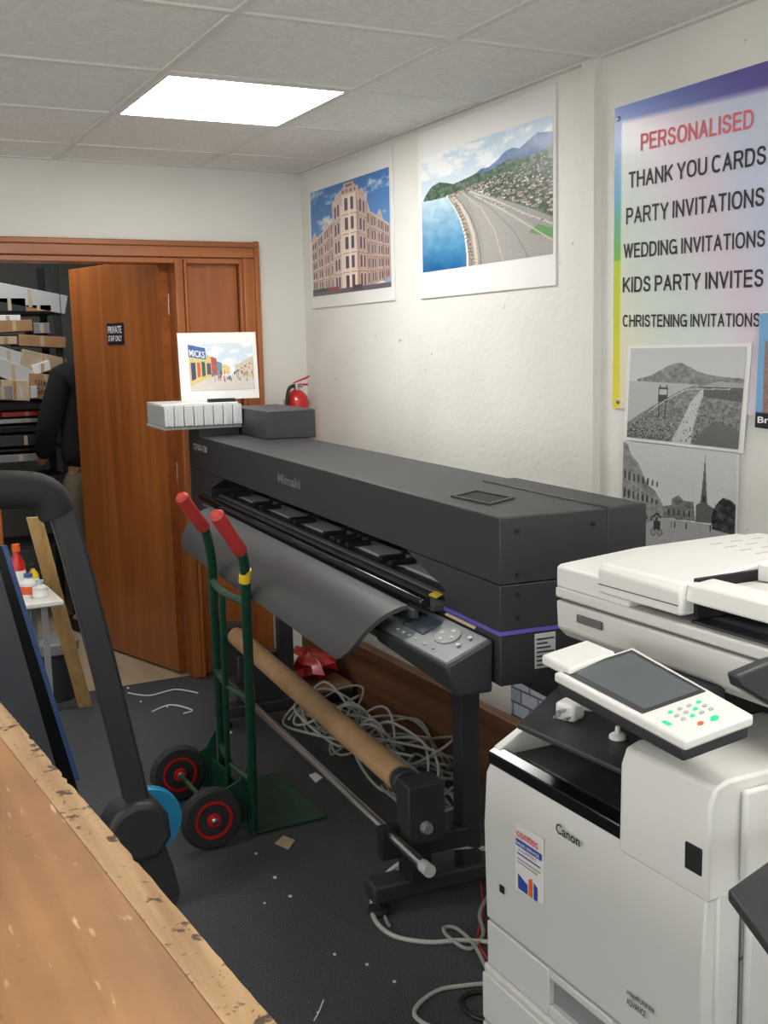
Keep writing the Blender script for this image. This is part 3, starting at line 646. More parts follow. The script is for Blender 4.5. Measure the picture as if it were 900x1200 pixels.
for y,x,yy in sorted(hs,reverse=True):
    s_=.004+.011*(1-yy)*x
    if random.random()<.38: cv.disc(x,y,s_*1.1,s_*.8,random.choice([(58,78,62),(70,90,68),(52,70,56)])); continue
    wc_=random.choice([(228,224,220),(214,208,204),(196,186,180),(180,160,150)])
    cv.rect(x,y,x+s_*1.9,y+s_,wc_); cv.rect(x-.001,y+s_,x+s_*1.9+.001,y+s_*1.5,random.choice([(120,110,108),(150,104,92),(98,98,106),(136,120,112)]))
    if s_>.008: cv.rect(x+s_*.4,y+s_*.3,x+s_*.7,y+s_*.7,(90,90,100)); cv.rect(x+s_*1.1,y+s_*.3,x+s_*1.4,y+s_*.7,(90,90,100))
cv.poly([(.84,.19),(1,.12),(1,.19),(.90,.24)],(104,154,92)); cv.line([(.42,.60),(.60,.49),(.78,.36),(1,.22)],.006,(200,198,196)); cv.line([(.45,.56),(.66,.40),(1,.10)],.0045,(206,202,196))
for k in range(60): x=.5+random.random()*.48; y=.52-(x-.48)*.60+random.random()*.025; cv.rect(x,y,x+.007,y+.006,random.choice([(235,235,235),(40,40,60),(160,60,60),(90,96,110)]))
cv.nz(al,3)
poster('wall_poster','wide poster of a curving bay with blue sea, promenade and green hills','poster',r2,cv,(.03,.985,.16,.85))
# board with services list
r3=wallrect((723,127),(925,68),(925,484),(717,478))
r3=(r3[0],r3[1],W.px(718,478,0,XW-.004).z,W.px(722,127,0,XW-.004).z)
cv=Cv(170,300,(240,240,240)); u,v=cv.u,cv.vv
def mix(a_,b_,t): t=max(0,min(1,t)); return [a_[i]*(1-t)+b_[i]*t for i in range(3)]
for j in range(300):
    for i in range(170):
        uu,vv=u[j,i],v[j,i]; n=MN.noise(V((uu*1.6,vv*1.6,3))); dg=(uu*.9+vv*.7+n*.25)
        base=[222,225,229]
        for c0,cc,wd,st in ((.35,(228,224,178),.22,.6),(.62,(198,222,208),.16,.5),(.95,(218,190,210),.22,.6),(1.25,(182,194,228),.2,.6),(.12,(238,222,170),.15,.5)):
            k=math.exp(-((dg-c0)/wd)**2)*st; base=mix(base,cc,k)
        if vv<.3: base=mix(base,(236,206,214),(.3-vv)*1.5*uu)
        el=uu/.05; et=(1-vv)/(.05+.03*uu)
        topc=mix((76,120,200),(96,72,150),uu)
        if vv>.72: lc=mix((96,170,210),(84,110,190),(vv-.72)/.28)
        elif vv>.5: lc=mix((120,190,80),(96,170,210),(vv-.5)/.22)
        else: lc=mix((232,214,60),(190,206,60),vv/.5)
        base=mix(base,lc,(1.1-el)*5); base=mix(base,topc,(1.15-et)*3.2)
        cv.a[j,i]=base
t,f=poster('service_board','large rainbow-edged board listing personalised cards and invitations','sign',r3,cv,(0,1,0,1),.004)
def wl(s,x0,y0,x1,y1,h):
    x=XW-.0066
    bl=W.px(x0,y0,0,x); br=W.px(x1,y1,0,x); tl=W.px(x0,y0-h,0,x); tl.y=bl.y
    return stroke_text(s,bl,br,tl)
part('heading_lettering',wl('PERSONALISED',751,177,883,150,20),'inkred',t,w=True)
for a_ in (('THANK YOU CARDS',737,221,898,192,19),('PARTY INVITATIONS',734,263,896,241,19),('WEDDING INVITATIONS',731,303,897,289,17),('KIDS PARTY INVITES',730,343,895,336,18),('CHRISTENING INVITATIONS',730,383,891,383,14)):
    part('lettering',wl(*a_),'ink',t,w=True)
for y_ in (140,470):
    c_=W.px(722 if y_<300 else 722,y_,0,XW-.0066); part('fixing_screw',MB().lathe(c_+V((0,-.01,0)),(-1,0,0),[(.008,0),(.008,.002),(.004,.004)],12),'slv',t,w=True)
# black and white photographs
def bw(name,label,px4,cv,thick,x,inset=.03):
    P=[W.px(q_[0],q_[1],0,x) for q_ in px4] # tl,tr,br,bl
    t=thing(name,label,'photograph',Fr((x,(P[0].y+P[1].y)/2,P[2].z)))
    part('mount',MB().prism([P[3],P[2],P[1],P[0]],(thick,0,0)),'paper',t,w=True)
    cen=(P[0]+P[1]+P[2]+P[3])/4; Q=[p_+(cen-p_)*inset*2+V((-.0015,0,0)) for p_ in P]
    canvas('printed_image',cv,Q[3],Q[2],Q[1],Q[0],'vcg',t,w=True); return t
cv=Cv(220,190,(206,206,206)); al=np.ones((190,220),bool); cv.vgrad(al,(206,206,206),(200,200,200),.5,1)
m_=cv.poly([(.08,.66),(.16,.685),(.22,.71),(.28,.75),(.35,.80),(.42,.835),(.48,.84),(.55,.80),(.62,.755),(.72,.72),(.85,.70),(1,.69),(1,.57),(.08,.63)],(136,136,136)); cv.fieldnoise(m_,22,30,2)
cv.poly([(0,.64),(1,.61),(1,.3),(0,.16)],(184,184,184),3); m_=cv.poly([(0,0),(0,.17),(.15,.30),(.30,.42),(.5,.56),(.62,.62),(1,.63),(1,0)],(132,132,132)); cv.fieldnoise(m_,30,40,4)
cv.poly([(.42,.0),(.60,.0),(.62,.2),(.66,.42),(.70,.56),(.66,.57),(.58,.44),(.5,.2)],(196,196,196),4)
cv.poly([(.68,.50),(.68,.60),(1,.62),(1,.46)],(96,96,96),12); cv.poly([(.66,.60),(.8,.66),(1,.64),(1,.60)],(170,170,170),6)
ppl=[]
for k in range(1300):
    x=random.random(); top=min(.58,.15+.85*x); ppl.append((random.random()*top,x))
for y,x in sorted(ppl,reverse=True):
    if .44<x<.62 and random.random()<.7: continue
    c_=random.choice([30,44,60,76,100]); s_=.011*(1.1-y/.62); cv.rect(x,y,x+s_*.6,y+s_*1.9,(c_,)*3); cv.disc(x+s_*.3,y+s_*2.2,s_*.3,s_*.36,random.choice([(210,)*3,(190,)*3,(60,)*3]))
m_=cv.poly([(.66,.10),(.72,.19),(.82,.24),(.92,.21),(1,.14),(1,0),(.62,0)],(108,108,108),5)
cv.line([(.30,.26),(.30,.60)],.005,(36,36,36)); cv.line([(.36,.26),(.36,.60)],.005,(36,36,36)); cv.rect(.285,.42,.375,.58,(70,70,70)); cv.rect(.295,.50,.365,.56,(190,190,190))
cv.line([(.2,.3),(.35,.44),(.55,.57),(.9,.585)],.003,(222,222,222))
bw('photograph_print','black and white photograph of a headland and crowded promenade pinned under the lettered board',[(736,405),(881,402),(870,531),(731,515)],cv,.003,XW-.012)
cv=Cv(210,165,(212,212,212)); al=np.ones((165,210),bool); cv.vgrad(al,(222,222,222),(206,206,206),.3,1)
m_=cv.poly([(0,.12),(0,1),(.05,.97),(.08,.88),(.16,.80),(.24,.62),(.32,.56),(.40,.42),(.40,.30)],(146,146,146)); cv.fieldnoise(m_,18,26,2)
cv.poly([(0,0),(0,.14),(.40,.31),(1,.27),(1,0)],(172,172,172),4)
m_=cv.poly([(.40,.31),(.40,.42),(.47,.44),(.47,.50),(.53,.54),(.58,.49),(.66,.49),(.68,.3)],(126,126,126)); cv.fieldnoise(m_,22,26,7)
cv.poly([(.68,.3),(.68,.46),(.715,.49),(.725,.60),(.745,.96),(.765,.60),(.775,.48),(.84,.44),(.84,.3)],(106,106,106),5); cv.rect(.735,.50,.755,.56,(60,60,60))
m_=cv.poly([(.82,.24),(.81,.36),(.84,.48),(.90,.56),(.96,.54),(1,.50),(1,.20)],(58,58,58)); cv.fieldnoise(m_,22,46,5)
for k in range(8):
    x=.02+k*.044; hgt=.84-k*.05
    for r_ in range(3): y=.30+r_*.17-k*.006; cv.rect(x,y,x+.016,y+.09-k*.006,(74,74,74))
    cv.line([(x-.012,.25+k*.006),(x-.012,hgt-.04)],.0025,(184,184,184))
for r_ in range(3): cv.line([(0,.27+r_*.2),(.38,.33+r_*.06)],.0022,(190,190,190))
for k in range(5): cv.rect(.44+k*.045,.34,.455+k*.045,.40,(74,74,74))
cv.disc(.315,.16,.024,.035,(50,50,50)); cv.disc(.315,.16,.018,.027,(156,156,156)); cv.disc(.375,.16,.024,.035,(50,50,50)); cv.disc(.375,.16,.018,.027,(156,156,156)); cv.rect(.315,.19,.375,.27,(64,64,64)); cv.line([(.31,.31),(.345,.345),(.38,.31)],.008,(50,50,50)); cv.line([(.345,.27),(.345,.34)],.003,(50,50,50)); cv.disc(.345,.29,.010,.018,(80,80,80))
for x in (.47,.50,.60,.80): cv.rect(x,.22,x+.008,.28,(50,50,50))
cv.nz(al,4)
bw('photograph_print','black and white photograph of a street with a church spire, below the promenade photograph',[(730,516),(866,531),(862,652),(726,640)],cv,.002,XW-.008,.01)
cv=Cv(60,70,(120,170,215)); cv.rect(0,0,1,.14,(30,34,44)); cv.poly([(.1,.14),(.1,.75),(.3,.8),(.3,.14)],(150,120,110),10); cv.poly([(.3,.14),(.3,.6),(1,.5),(1,.14)],(176,150,130),10)
t=bw('photograph_print','colour picture with blue sky and dark caption strip at the right edge',[(890,366),(980,360),(980,515),(884,502)],cv,.003,XW-.02,.01)
bl=W.px(888,498,0,XW-.023); br=W.px(915,499,0,XW-.023); tl=W.px(888,488,0,XW-.023); tl.y=bl.y
part('lettering',text_mb([('Bray',bl,br,tl,.02)]),'inkw',t,w=True)
# ================================================================ fire extinguisher in the corner
ex=W.px(348,470,1,4.98); EF=Fr((ex.x,4.98,.86)); zt=W.px(348,457,1,4.98).z-.86
e=thing('fire_extinguisher','red fire extinguisher hung in the corner behind the printer','fire extinguisher',EF)
part('cylinder',MB().lathe((0,0,0),(0,0,1),[(.05,0),(.058,.01),(.058,zt-.06),(.05,zt-.03),(.03,zt-.008),(.02,zt)],28),'redp',e)
part('valve',MB().cyl((0,0,zt),(0,0,zt+.03),.014).cyl((-.03,0,zt+.02),(.03,0,zt+.02),.009),'slv',e)
part('lever',MB().prism([(-.02,-.008,zt+.03),(.06,-.008,zt+.055),(.075,-.008,zt+.07),(-.01,-.008,zt+.04)],(0,.016,0)).prism([(-.02,-.008,zt+.02),(.06,-.008,zt+.02),(.06,-.008,zt+.03),(-.02,-.008,zt+.03)],(0,.016,0)),'redp',e,bevel=.003)
part('hose',MB().tube(cr([(-.02,-.01,zt+.02),(-.05,-.02,zt),(-.065,-.03,zt-.1),(-.062,-.03,.1)]),.009),'cableb',e)
part('label_band',MB().lathe((0,0,.10),(0,0,1),[(.0585,0),(.0585,.16)],28),'wht',e)
part('bracket',MB().box(-.02,.02,.055,.14,.1,zt-.05),'slv',e)
# ================================================================ HAND TRUCK
H=Fr((1.19,3.49,0)); h=thing('hand_truck','dark green hand truck with red grips and red-hubbed wheels','hand truck',H)
for near,pp in ((True,[(297,968,3.30),(293,820,3.16),(289,720,3.05),(287,672,2.99),(283,648,2.95),(270,627,2.92),(254,604,2.89)]),(False,[(262,905,3.69),(256,800,3.55),(250,690,3.42),(247,650,3.37),(240,620,3.33),(229,602,3.31),(213,583,3.28)])):
    pts=[W.px(x,y,1,Y_) for x,y,Y_ in pp]
    Y=3.30 if near else 3.69
    pts[0].z=.01
    part('side_rail',MB().tube(cr(pts[:6],5),.0155,12),'green',h,w=True)
    g0,g1=pts[4],pts[6]; dd=g1-g0
    part('grip',MB().tube([g0+dd*.02,g0+dd*.1,g0+dd*.5,g1,g1+dd*.06],[.019,.022,.020,.022,.014],14),'red',h,w=True)
    if near: RN=pts
    else: RF=pts
    wc=W.px(246 if near else 211,955 if near else 905,1,Y-.03); rad=.103
    yw=wc.y-.02 if near else wc.y+.02
    part('tyre',MB().lathe((wc.x,yw-.02,rad),(0,1,0),[(.06,0),(.09,0),(rad-.004,.008),(rad,.02),(rad-.004,.032),(.09,.04),(.06,.04)],36),'tyre',h,w=True)
    part('wheel_hub',MB().lathe((wc.x,yw-.023,rad),(0,1,0),[(.010,-.006),(.022,-.004),(.024,.006),(.05,.008),(.054,.0),(.062,.0),(.062,.046),(.05,.04),(.02,.046)],32),'redp',h,w=True)
    part('hub_cap',MB().lathe((wc.x,yw-.036,rad),(0,1,0),[(.006,0),(.012,.003),(.012,.01)],16),'slv',h,w=True)
    for k in range(5):
        a_=k*2*math.pi/5+.3; c_=V((wc.x+.036*math.cos(a_),yw-.0175,rad+.036*math.sin(a_)))
        part('hub_slot',MB().lathe(c_,(0,1,0),[(.006,0),(.006,.004)],10),'blkd',h,w=True)
    x0_=wc.x; yo=.02 if near else -.02
    part('axle_bracket',MB().prism([(x0_-.03,Y-.005+yo,rad-.02),(1.19,Y-.005+yo,.02),(1.19,Y-.005+yo,.24),(1.15,Y-.005+yo,.18),(x0_-.01,Y-.005+yo,rad+.03)],(0,.005,0)),'green',h,w=True)
part('axle',MB().cyl((wc.x,3.24,.103),(wc.x,3.76,.103),.009),'green',h,w=True)
part('toe_plate',MB().box(1.17,1.44,3.27,3.72,.004,.012).box(1.17,1.18,3.27,3.72,.012,.14),'green',h,w=True,bevel=.002)
def along(P_,z):
    for a_,b_ in zip(P_[:-1],P_[1:]):
        if (a_.z-z)*(b_.z-z)<=0: return a_+(b_-a_)*((z-a_.z)/(b_.z-a_.z))
for z in (.20,.50,.84):
    A_,B_=along(RN[:5],z),along(RF[:5],z); mid=(A_+B_)/2+V((-.02,0,0))
    part('cross_bar',MB().tube(cr([A_,A_*.75+B_*.25+V((-.015,0,0)),mid,A_*.25+B_*.75+V((-.015,0,0)),B_],4),.011,10),'green',h,w=True)
top=(along(RN[:5],.84)+along(RF[:5],.84))/2+V((-.02,0,0))
part('centre_bar',MB().cyl((1.17,3.495,.03),top,.010),'green',h,w=True)
a=along(RN[:5],.93)
part('yellow_label',MB().cyl(a+V((0,.007,-.02)),a+V((0,-.007,.02)),.0172),'yel',h,w=True)
# ================================================================ BLACK TUBULAR FRAME at left
K=Fr((.6,3.0,0)); k_=thing('tubular_trolley','black trolley frame with padded top bar and blue hub disc','trolley',K)
Yk=2.97; P=lambda x,y,Y=Yk: W.px(x,y,1,Y)
part('padded_bar',MB().tube(cr([P(-150,578),P(-60,575),P(10,574),P(42,576),P(58,585),P(68,602)],5),[.05]*20+[.05,.05,.05,.05,.05,.048],20),'pad',k_,w=True)
def flatbar(pts,wd,dp):
    vs=[]; n=len(pts)
    for i,p_ in enumerate(pts):
        t_=(pts[min(i+1,n-1)]-pts[max(i-1,0)]).normalized(); s_=V((t_.z,0,-t_.x)).normalized()
        for a_,b_ in ((-1,-1),(1,-1),(1,1),(-1,1)): vs.append(p_+s_*a_*wd+V((0,b_*dp,0)))
    fs=[(3,2,1,0),tuple(4*(n-1)+k for k in range(4))]
    for i in range(n-1):
        for k in range(4): fs.append((4*i+k,4*i+(k+1)%4,4*i+4+(k+1)%4,4*i+4+k))
    return MB().add(vs,fs)
part('side_tube',flatbar(cr([P(66,586),P(82,632),P(116,760),P(146,880),P(166,960)],5),.034,.024),'blk',k_,w=True,bevel=.010,seg=3)
left=V((-.75,0,0))
part('side_tube',flatbar([P(66,592)+left,P(116,760)+left,P(166,960)+left,V((.775-.75,Yk,.03))],.034,.024),'blk',k_,w=True,bevel=.010)
hub=P(160,966)
hb=[]
for a_,r_ in ((100,.09),(60,.09),(25,.085),(-20,.088),(-60,.095),(-110,.092),(-150,.09),(165,.10),(135,.095)):
    hb.append(hub+V((r_*math.cos(math.radians(a_)),-.07,r_*math.sin(math.radians(a_)))))
part('hub_housing',MB().prism(hb,(0,.12,0)),'blk',k_,w=True,bevel=.018,seg=3)
bc_=P(173,963,Yk+.07)
part('blue_disc',MB().lathe(bc_+V((0,-.01,0)),(0,1,0),[(.05,0),(.098,.0),(.102,.01),(.102,.03),(.098,.04),(.05,.042)],36),'blue',k_,w=True)
part('lower_post',flatbar([P(172,985),P(184,1015),P(192,1045),V((.775,Yk,.02))],.040,.03),'blk',k_,w=True,bevel=.01)
part('base_bar',MB().box(-.02,.80,Yk-.03,Yk+.03,.0,.04),'blk',k_,w=True,bevel=.01)
def sheet_thing(px4,Y0,lean,m,label,edge=None):
    Q=[W.px(x,y,1,Y0) for x,y in px4]
    t=thing('leaning_sheet',label,'sheet',Fr((Q[0].x,Y0,Q[-1].z)),'dark sheets leaning behind the bench')
    part('sheet',MB().prism(Q,(0,.012,0)),m,t,w=True)
    if edge:
        e0,e1=Q[1],Q[2]; part('blue_edge',MB().prism([e0,e1,e1+V((.014,0,.0)),e0+V((.014,0,0))],(0,.014,0)),edge,t,w=True)
    return t
sheet_thing([(-90,668),(0,668),(66,900),(75,1060),(-90,1060)],3.10,0,'glassd','front dark grey sheet leaning behind the workbench')
sheet_thing([(-90,640),(2,640),(88,915),(125,1045),(-90,1045)],3.14,0,'blkg','tall black sheet with a thin blue edge leaning behind the workbench','blued')
# ================================================================ items near the doorway at left
tp=W.px(40,606,1,4.60); bt=W.px(100,828,2,0)
wv=V((.03,0,0))
solo('timber_batten',MB().hexa([bt-wv+V((0,-.012,.0)),bt+wv+V((0,-.012,0)),bt+wv+V((0,.012,0)),bt-wv+V((0,.012,0)),tp-wv+V((0,-.012,0)),tp+wv+V((0,-.012,0)),tp+wv+V((0,.012,0)),tp-wv+V((0,.012,0))]),'pine','pale pine batten leaning beside the doorway','batten',bevel=.002)
tb=W.px(45,700,1,4.45); TZ=tb.z
xt=W.px(72,700,1,4.38).x
sd=thing('small_table','small white-topped table crowded with bottles left of the doorway','table',Fr((.62,4.5,0)))
part('tabletop',MB().box(.36,xt,4.34,4.66,TZ-.02,TZ),'wht3',sd,w=True,bevel=.004)
for x,y in ((.39,4.37),(xt-.07,4.37),(.39,4.63),(xt-.07,4.63)): part('leg',MB().box(x-.011,x+.011,y-.011,y+.011,0,TZ-.02),'gry',sd,w=True)
def bottle(px_,Y,hh,r,m,mc,label):
    c_=W.px(px_,690,1,Y); t=thing('bottle',label,'bottle',Fr((c_.x,Y,TZ)),'bottles and tubs on the small white table')
    part('body',MB().lathe((0,0,0),(0,0,1),[(r,0),(r,hh*.6),(r*.4,hh*.78),(r*.4,hh*.85)],18),m,t)
    part('cap',MB().lathe((0,0,hh*.85),(0,0,1),[(r*.5,0),(r*.5,hh*.15)],14),mc,t)
    part('label_band',MB().lathe((0,0,hh*.12),(0,0,1),[(r*1.02,0),(r*1.02,hh*.35)],18),'paper' if m!='wht3' else 'orange',t)
bottle(22,4.58,.20,.032,'redp','orange','red bottle at the back of the small white table')
bottle(34,4.5,.09,.035,'wht3','blued','white bottle with orange label on the small white table')
bottle(47,4.44,.07,.03,'wht','lgry','short cream bottle at the front of the small white table')
bottle(40,4.60,.11,.022,'yel','blkd','small yellow bottle behind the cream one on the small white table')
bn=W.px(66,818,2,0)
bnt=thing('waste_bin','black waste bin on the carpet below the small white table','bin',Fr((bn.x+.0,bn.y,0)))
part('bucket',MB().lathe((0,0,0),(0,0,1),[(.085,0),(.11,.26),(.115,.26),(.115,.275),(.10,.275),(.10,.26),(.078,.02)],28),'blk',bnt)
part('bin_liner',MB().lathe((0,0,.262),(0,0,1),[(.117,-.03),(.118,.014),(.1,.02),(.098,.0)],28),'gry',bnt)
# ================================================================ WORKBENCH
e0=W.px(0,822,2,.90); e1=W.px(325,1200,2,.90); dv=(e1-e0).normalized()
A=e0-dv*.35; B=e1+dv*.55; wd=V((-1,0,0))
b=thing('workbench','worn brown wooden workbench in the left foreground','workbench',Fr((-.2,1.5,0)))
ins=V((-.045,0,0))
part('worktop',MB().slab([A+ins,A+wd*.95,B+wd*.95,B+ins],.03),'bench',b,w=True,bevel=.002)
rn=random.Random(8); outl=[]; nn=140
for i in range(nn+1):
    q_=A+(B-A)*(i/nn); outl.append(q_+V((-abs(rn.gauss(0,.0007))-(.0035 if rn.random()<.07 else 0),0,0)))
part('edge_lipping',MB().slab([B+ins,A+ins]+outl,.032),'benchedge',b,w=True)
for q_,o_ in ((A,(-.12,-.12)),(A,(-.88,-.12)),(B,(-.12,.12)),(B,(-.88,.12))):
    part('leg',MB().box(q_.x+o_[0]-.03,q_.x+o_[0]+.03,q_.y+o_[1]-.03,q_.y+o_[1]+.03,0,.87),'board',b,w=True)
part('apron_rail',MB().box(A.x-.9,A.x-.1,A.y-.14,A.y-.11,.77,.87),'board',b,w=True)
# ================================================================ COPIER
C=Fr((1.05,1.08,0)); c=thing('copier','large white office multifunction copier with touch panel in front of the wall','copier',C)
WY=.567
part('cassette_cabinet',MB().box(-.008,.62,-.004,WY+.012,.03,.42),'wht2',c,bevel=.006)
part('main_body',MB().box(.012,.62,0,WY,.42,.81),'wht2',c,bevel=.006)
def fdrawer(z0,z1,nm='drawer',xo=-.008):
    d_=part(nm,MB().box(xo,.012,.004,.20,z0,z1).box(xo,.012,.37,WY-.003,z0,z1).box(xo,.012,.20,.37,z0,z0+(z1-z0)*.25).box(xo,.012,.20,.37,z1-(z1-z0)*.18,z1),'wht2',c,bevel=.003)
    part('handle_recess',MB().box(.004,.011,.20,.37,z0+(z1-z0)*.25,z1-(z1-z0)*.18),'gry',d_)
fdrawer(.425,.512); 
for z0,z1 in ((.32,.412),(.19,.312),(.06,.182)): fdrawer(z0,z1,xo=-.02)
fc=part('front_cover',MB().prism([(.012,.002,.516),(-.008,.002,.518),(-.012,.002,.70),(-.006,.002,.80),(.012,.002,.832)],(0,WY-.004,0)),'wht2',c,bevel=.003)
def cf(x,y): return C.px(x,y,0,-.0125)
bl,br,tl=cf(652,975),cf(680,991),cf(652,963); br.z=bl.z-.001; tl.y=bl.y
part('logo',text_mb([('Canon',bl,br,tl,.02)]),'ink',fc)
bl,br,tl=cf(735,1166),cf(768,1184),cf(735,1158); br.z=bl.z; tl.y=bl.y
part('lettering',text_mb([('imageRUNNER',bl,br,tl,.01)]),'ink',c)
part('lettering',text_mb([('ADVANCE',bl-V((0,0,.014)),br-V((0,-.02,.014)),tl-V((0,0,.014)),.01)]),'ink',c)
q_=[C.px(x,y,0,-.0128) for x,y in ((604,1042),(637,1060),(637,983),(604,965))]
st_=part('service_sticker',MB().prism(q_,(.001,0,0)),'wht3',fc)
ya,yb=q_[0].y,q_[1].y; z0,z1=q_[0].z,q_[3].z
f=lambda u,v,o=0: V((-.0138-o,ya+(yb-ya)*u,z0+(z1-z0)*v))
part('sticker_lettering',text_mb([('contec',f(.08,.84),f(.85,.84),f(.08,.95),.02)]),'inkred',st_)
for pts_,m_ in (([(.05,.70),(.95,.70),(.95,.80),(.05,.80)],'inkb'),([(.12,.06),(.45,.06),(.45,.2),(.12,.28)],'inkb'),([(.1,.58),(.9,.58),(.9,.60),(.1,.60)],'inkb'),([(.5,.06),(.62,.06),(.62,.34),(.5,.30)],'orange'),([(.68,.06),(.8,.06),(.8,.26),(.68,.3)],'inkb'),([(.1,.50),(.9,.50),(.9,.52),(.1,.52)],'inkg'),([(.1,.45),(.8,.45),(.8,.47),(.1,.47)],'inkg')):
    part('sticker_block',MB().prism([f(*q2) for q2 in pts_],(-.0005,0,0)),m_,st_)
part('sticker_text',text_mb([('SALES SERVICE',f(.1,.735,.001),f(.9,.735,.001),f(.1,.78,.001),.01)]),'inkw',st_)
part('sticker_text',text_mb([('& SUPPORT',f(.15,.64),f(.8,.64),f(.15,.68),.01)]),'inkg',st_)
a=cf(588,1042); part('energy_mark',MB().box(-.0130,-.0120,a.y-.007,a.y+.007,a.z-.007,a.z+.007),'blkd',fc)
# output bay
part('output_lip',MB().prism([(.0,.19,.815),(.0,.19,.838),(.02,.19,.846),(.04,.19,.835),(.05,.19,.81)],(0,WY-.19,0)),'blkg',c,bevel=.002)
part('output_tray',MB().box(.045,.50,.10,WY-.01,.80,.832),'blk',c,bevel=.003)
part('side_wall',MB().prism([(.012,WY-.02,.80),(.012,WY-.02,.845),(.12,WY-.02,.90),(.17,WY-.02,.93),(.50,WY-.02,.93),(.50,WY-.02,.80)],(0,.02,0)),'wht2',c,bevel=.002)
part('front_column',MB().prism([(-.006,0,.80),(-.004,0,.94),(.006,0,.965),(.03,0,.972),(.3,0,.972),(.3,0,.80)],(0,.19,0)),'wht',c,bevel=.005)
part('rear_column',MB().box(.30,.62,.0,WY,.80,1.05),'wht',c,bevel=.004)
part('cavity_lining',MB().box(.285,.30,.02,WY-.03,.83,1.045).box(.10,.29,.185,.195,.83,.97),'blkd',c)
tr=[C.px(x,y,2,.925) for x,y in ((606,848),(655,803),(775,852),(735,905))]
part('upper_tray',MB().slab([(v.x,v.y,.925) for v in tr],.010),'blk',c,bevel=.003)
# scanner and feeder
part('scanner_base',MB().prism([(.175,0,1.03),(.155,0,1.05),(.152,0,1.102),(.62,0,1.102),(.62,0,1.03)],(0,WY,0)),'wht',c,bevel=.004)
part('scanner_glass_gap',MB().box(.16,.60,.005,WY-.005,1.102,1.108),'seam',c)
part('lid',MB().box(.150,.61,.0,WY,1.108,1.128),'wht',c,bevel=.004)
part('lid_grip',MB().box(.1485,.1515,.43,.50,1.074,1.088),'seam',c)
part('feeder_body',MB().prism([(.152,.36,1.128),(.152,.36,1.165),(.160,.36,1.170),(.34,.36,1.182),(.60,.36,1.184),(.60,.36,1.128)],(0,WY-.362,0)),'wht3',c,bevel=.003)
part('feeder_cover',MB().prism([(.142,.225,1.142),(.140,.225,1.182),(.150,.225,1.195),(.34,.225,1.212),(.52,.225,1.212),(.52,.225,1.142)],(0,.205,0)),'wht3',c,bevel=.004)
part('feeder_seam',MB().box(.139,.1405,.228,.427,1.158,1.1595),'seam',c)
part('hinge_block',MB().box(.53,.60,.30,.36,1.128,1.20),'wht',c,bevel=.004)
part('hinge_block',MB().box(.53,.60,.05,.11,1.128,1.17),'wht',c,bevel=.004)
part('feeder_slot',MB().box(.17,.50,.216,.226,1.135,1.20),'blkd',c)
part('document_tray',MB().hexa([(.22,.215,1.176),(.52,.215,1.176),(.52,-.10,1.206),(.22,-.10,1.206),(.22,.215,1.184),(.52,.215,1.184),(.52,-.10,1.214),(.22,-.10,1.214)]),'wht',c,bevel=.002)
part('tray_arm',MB().prism([(.150,.225,1.165),(.205,.225,1.165),(.205,.225,1.198),(.156,.225,1.194)],(0,-.30,0)),'wht3',c,bevel=.004)
part('paper_guide',MB().box(.28,.30,.05,.20,1.188,1.216),'wht3',c,bevel=.003)
part('document_output',MB().box(.165,.57,.01,.225,1.1285,1.133),'blk',c)
for i in range(3):
    for j in range(5):
        x=.355+i*.05; y=.24+j*.036; zz=1.2122
        part('instruction_mark',MB().box(x,x+.028,y,y+.0018,zz,zz+.0006),'faint',c)
# touch panel
def cz(x,y,z): return C.px(x,y,2,z)
zf,zr=1.045,1.085
p0,p1,p3=cz(649,788,zf),cz(803,868,zf),cz(742,758,zr); pn=[p0,p1,cz(882,830,zr),p3]
nrm=(p1-p0).cross(p3-p0).normalized(); pn[2]=pn[2]-nrm*((pn[2]-p0).dot(nrm))
pb=part('touch_panel',MB().prism([q_-V((0,0,.016)) for q_ in pn],(0,0,.016)),'wht3',c,bevel=.004)
cn=(pn[0]+pn[1]+pn[2]+pn[3])/4
part('touch_panel_back',MB().prism([cn+(q_-cn)*.96-V((0,0,.034)) for q_ in pn],(0,0,.02)),'blk',c,bevel=.004)
def pp(u,v,o=.0004): return pn[0]*(1-u)*(1-v)+pn[1]*u*(1-v)+pn[2]*u*v+pn[3]*(1-u)*v+nrm*o
part('screen_surround',MB().prism([pp(.035,.07),pp(.68,.07),pp(.68,.94),pp(.035,.94)],nrm*.0008),'blk',pb)
part('screen',MB().prism([pp(.07,.15,.001),pp(.655,.15,.001),pp(.655,.89,.001),pp(.07,.89,.001)],nrm*.0008),'scr',pb)
for i in range(4):
    for j in range(3):
        part('key',MB().lathe(pp(.75+j*.045,.32+i*.13),nrm,[(.0036,0),(.0036,.001),(.003,.0018)],12),'faint' if (i+j)%3 else 'teal',pb)
part('start_key',MB().lathe(pp(.92,.60),nrm,[(.0058,0),(.0058,.0015)],16),'teal',pb)
part('stop_key',MB().lathe(pp(.92,.40),nrm,[(.0042,0),(.0042,.0015)],16),'orange',pb)
part('status_light',MB().prism([pp(.80,.10),pp(.85,.10),pp(.85,.15),pp(.80,.15)],nrm*.001),'teal',pb)
sp_=[cz(634,767,1.06),cz(668,783,1.06),cz(722,763,1.08),cz(688,749,1.08)]
part('side_pad',MB().prism([q_-V((0,0,.018)) for q_ in sp_],(0,0,.018)),'wht3',c,bevel=.005)
part('panel_arm',MB().box(.03,.17,.15,.36,1.0,1.045),'blk',c,bevel=.006)
for a_ in ((.055,.058,.43,.80),(.055,.6,.70,.703),(.16,.6,.80,.803)): part('panel_seam',MB().box(a_[0],a_[1],-.002,.001,a_[2],a_[3]),'seam',c)
part('side_door',MB().box(.06,.6,-.014,.0,.45,.80),'wht2',c,bevel=.006)
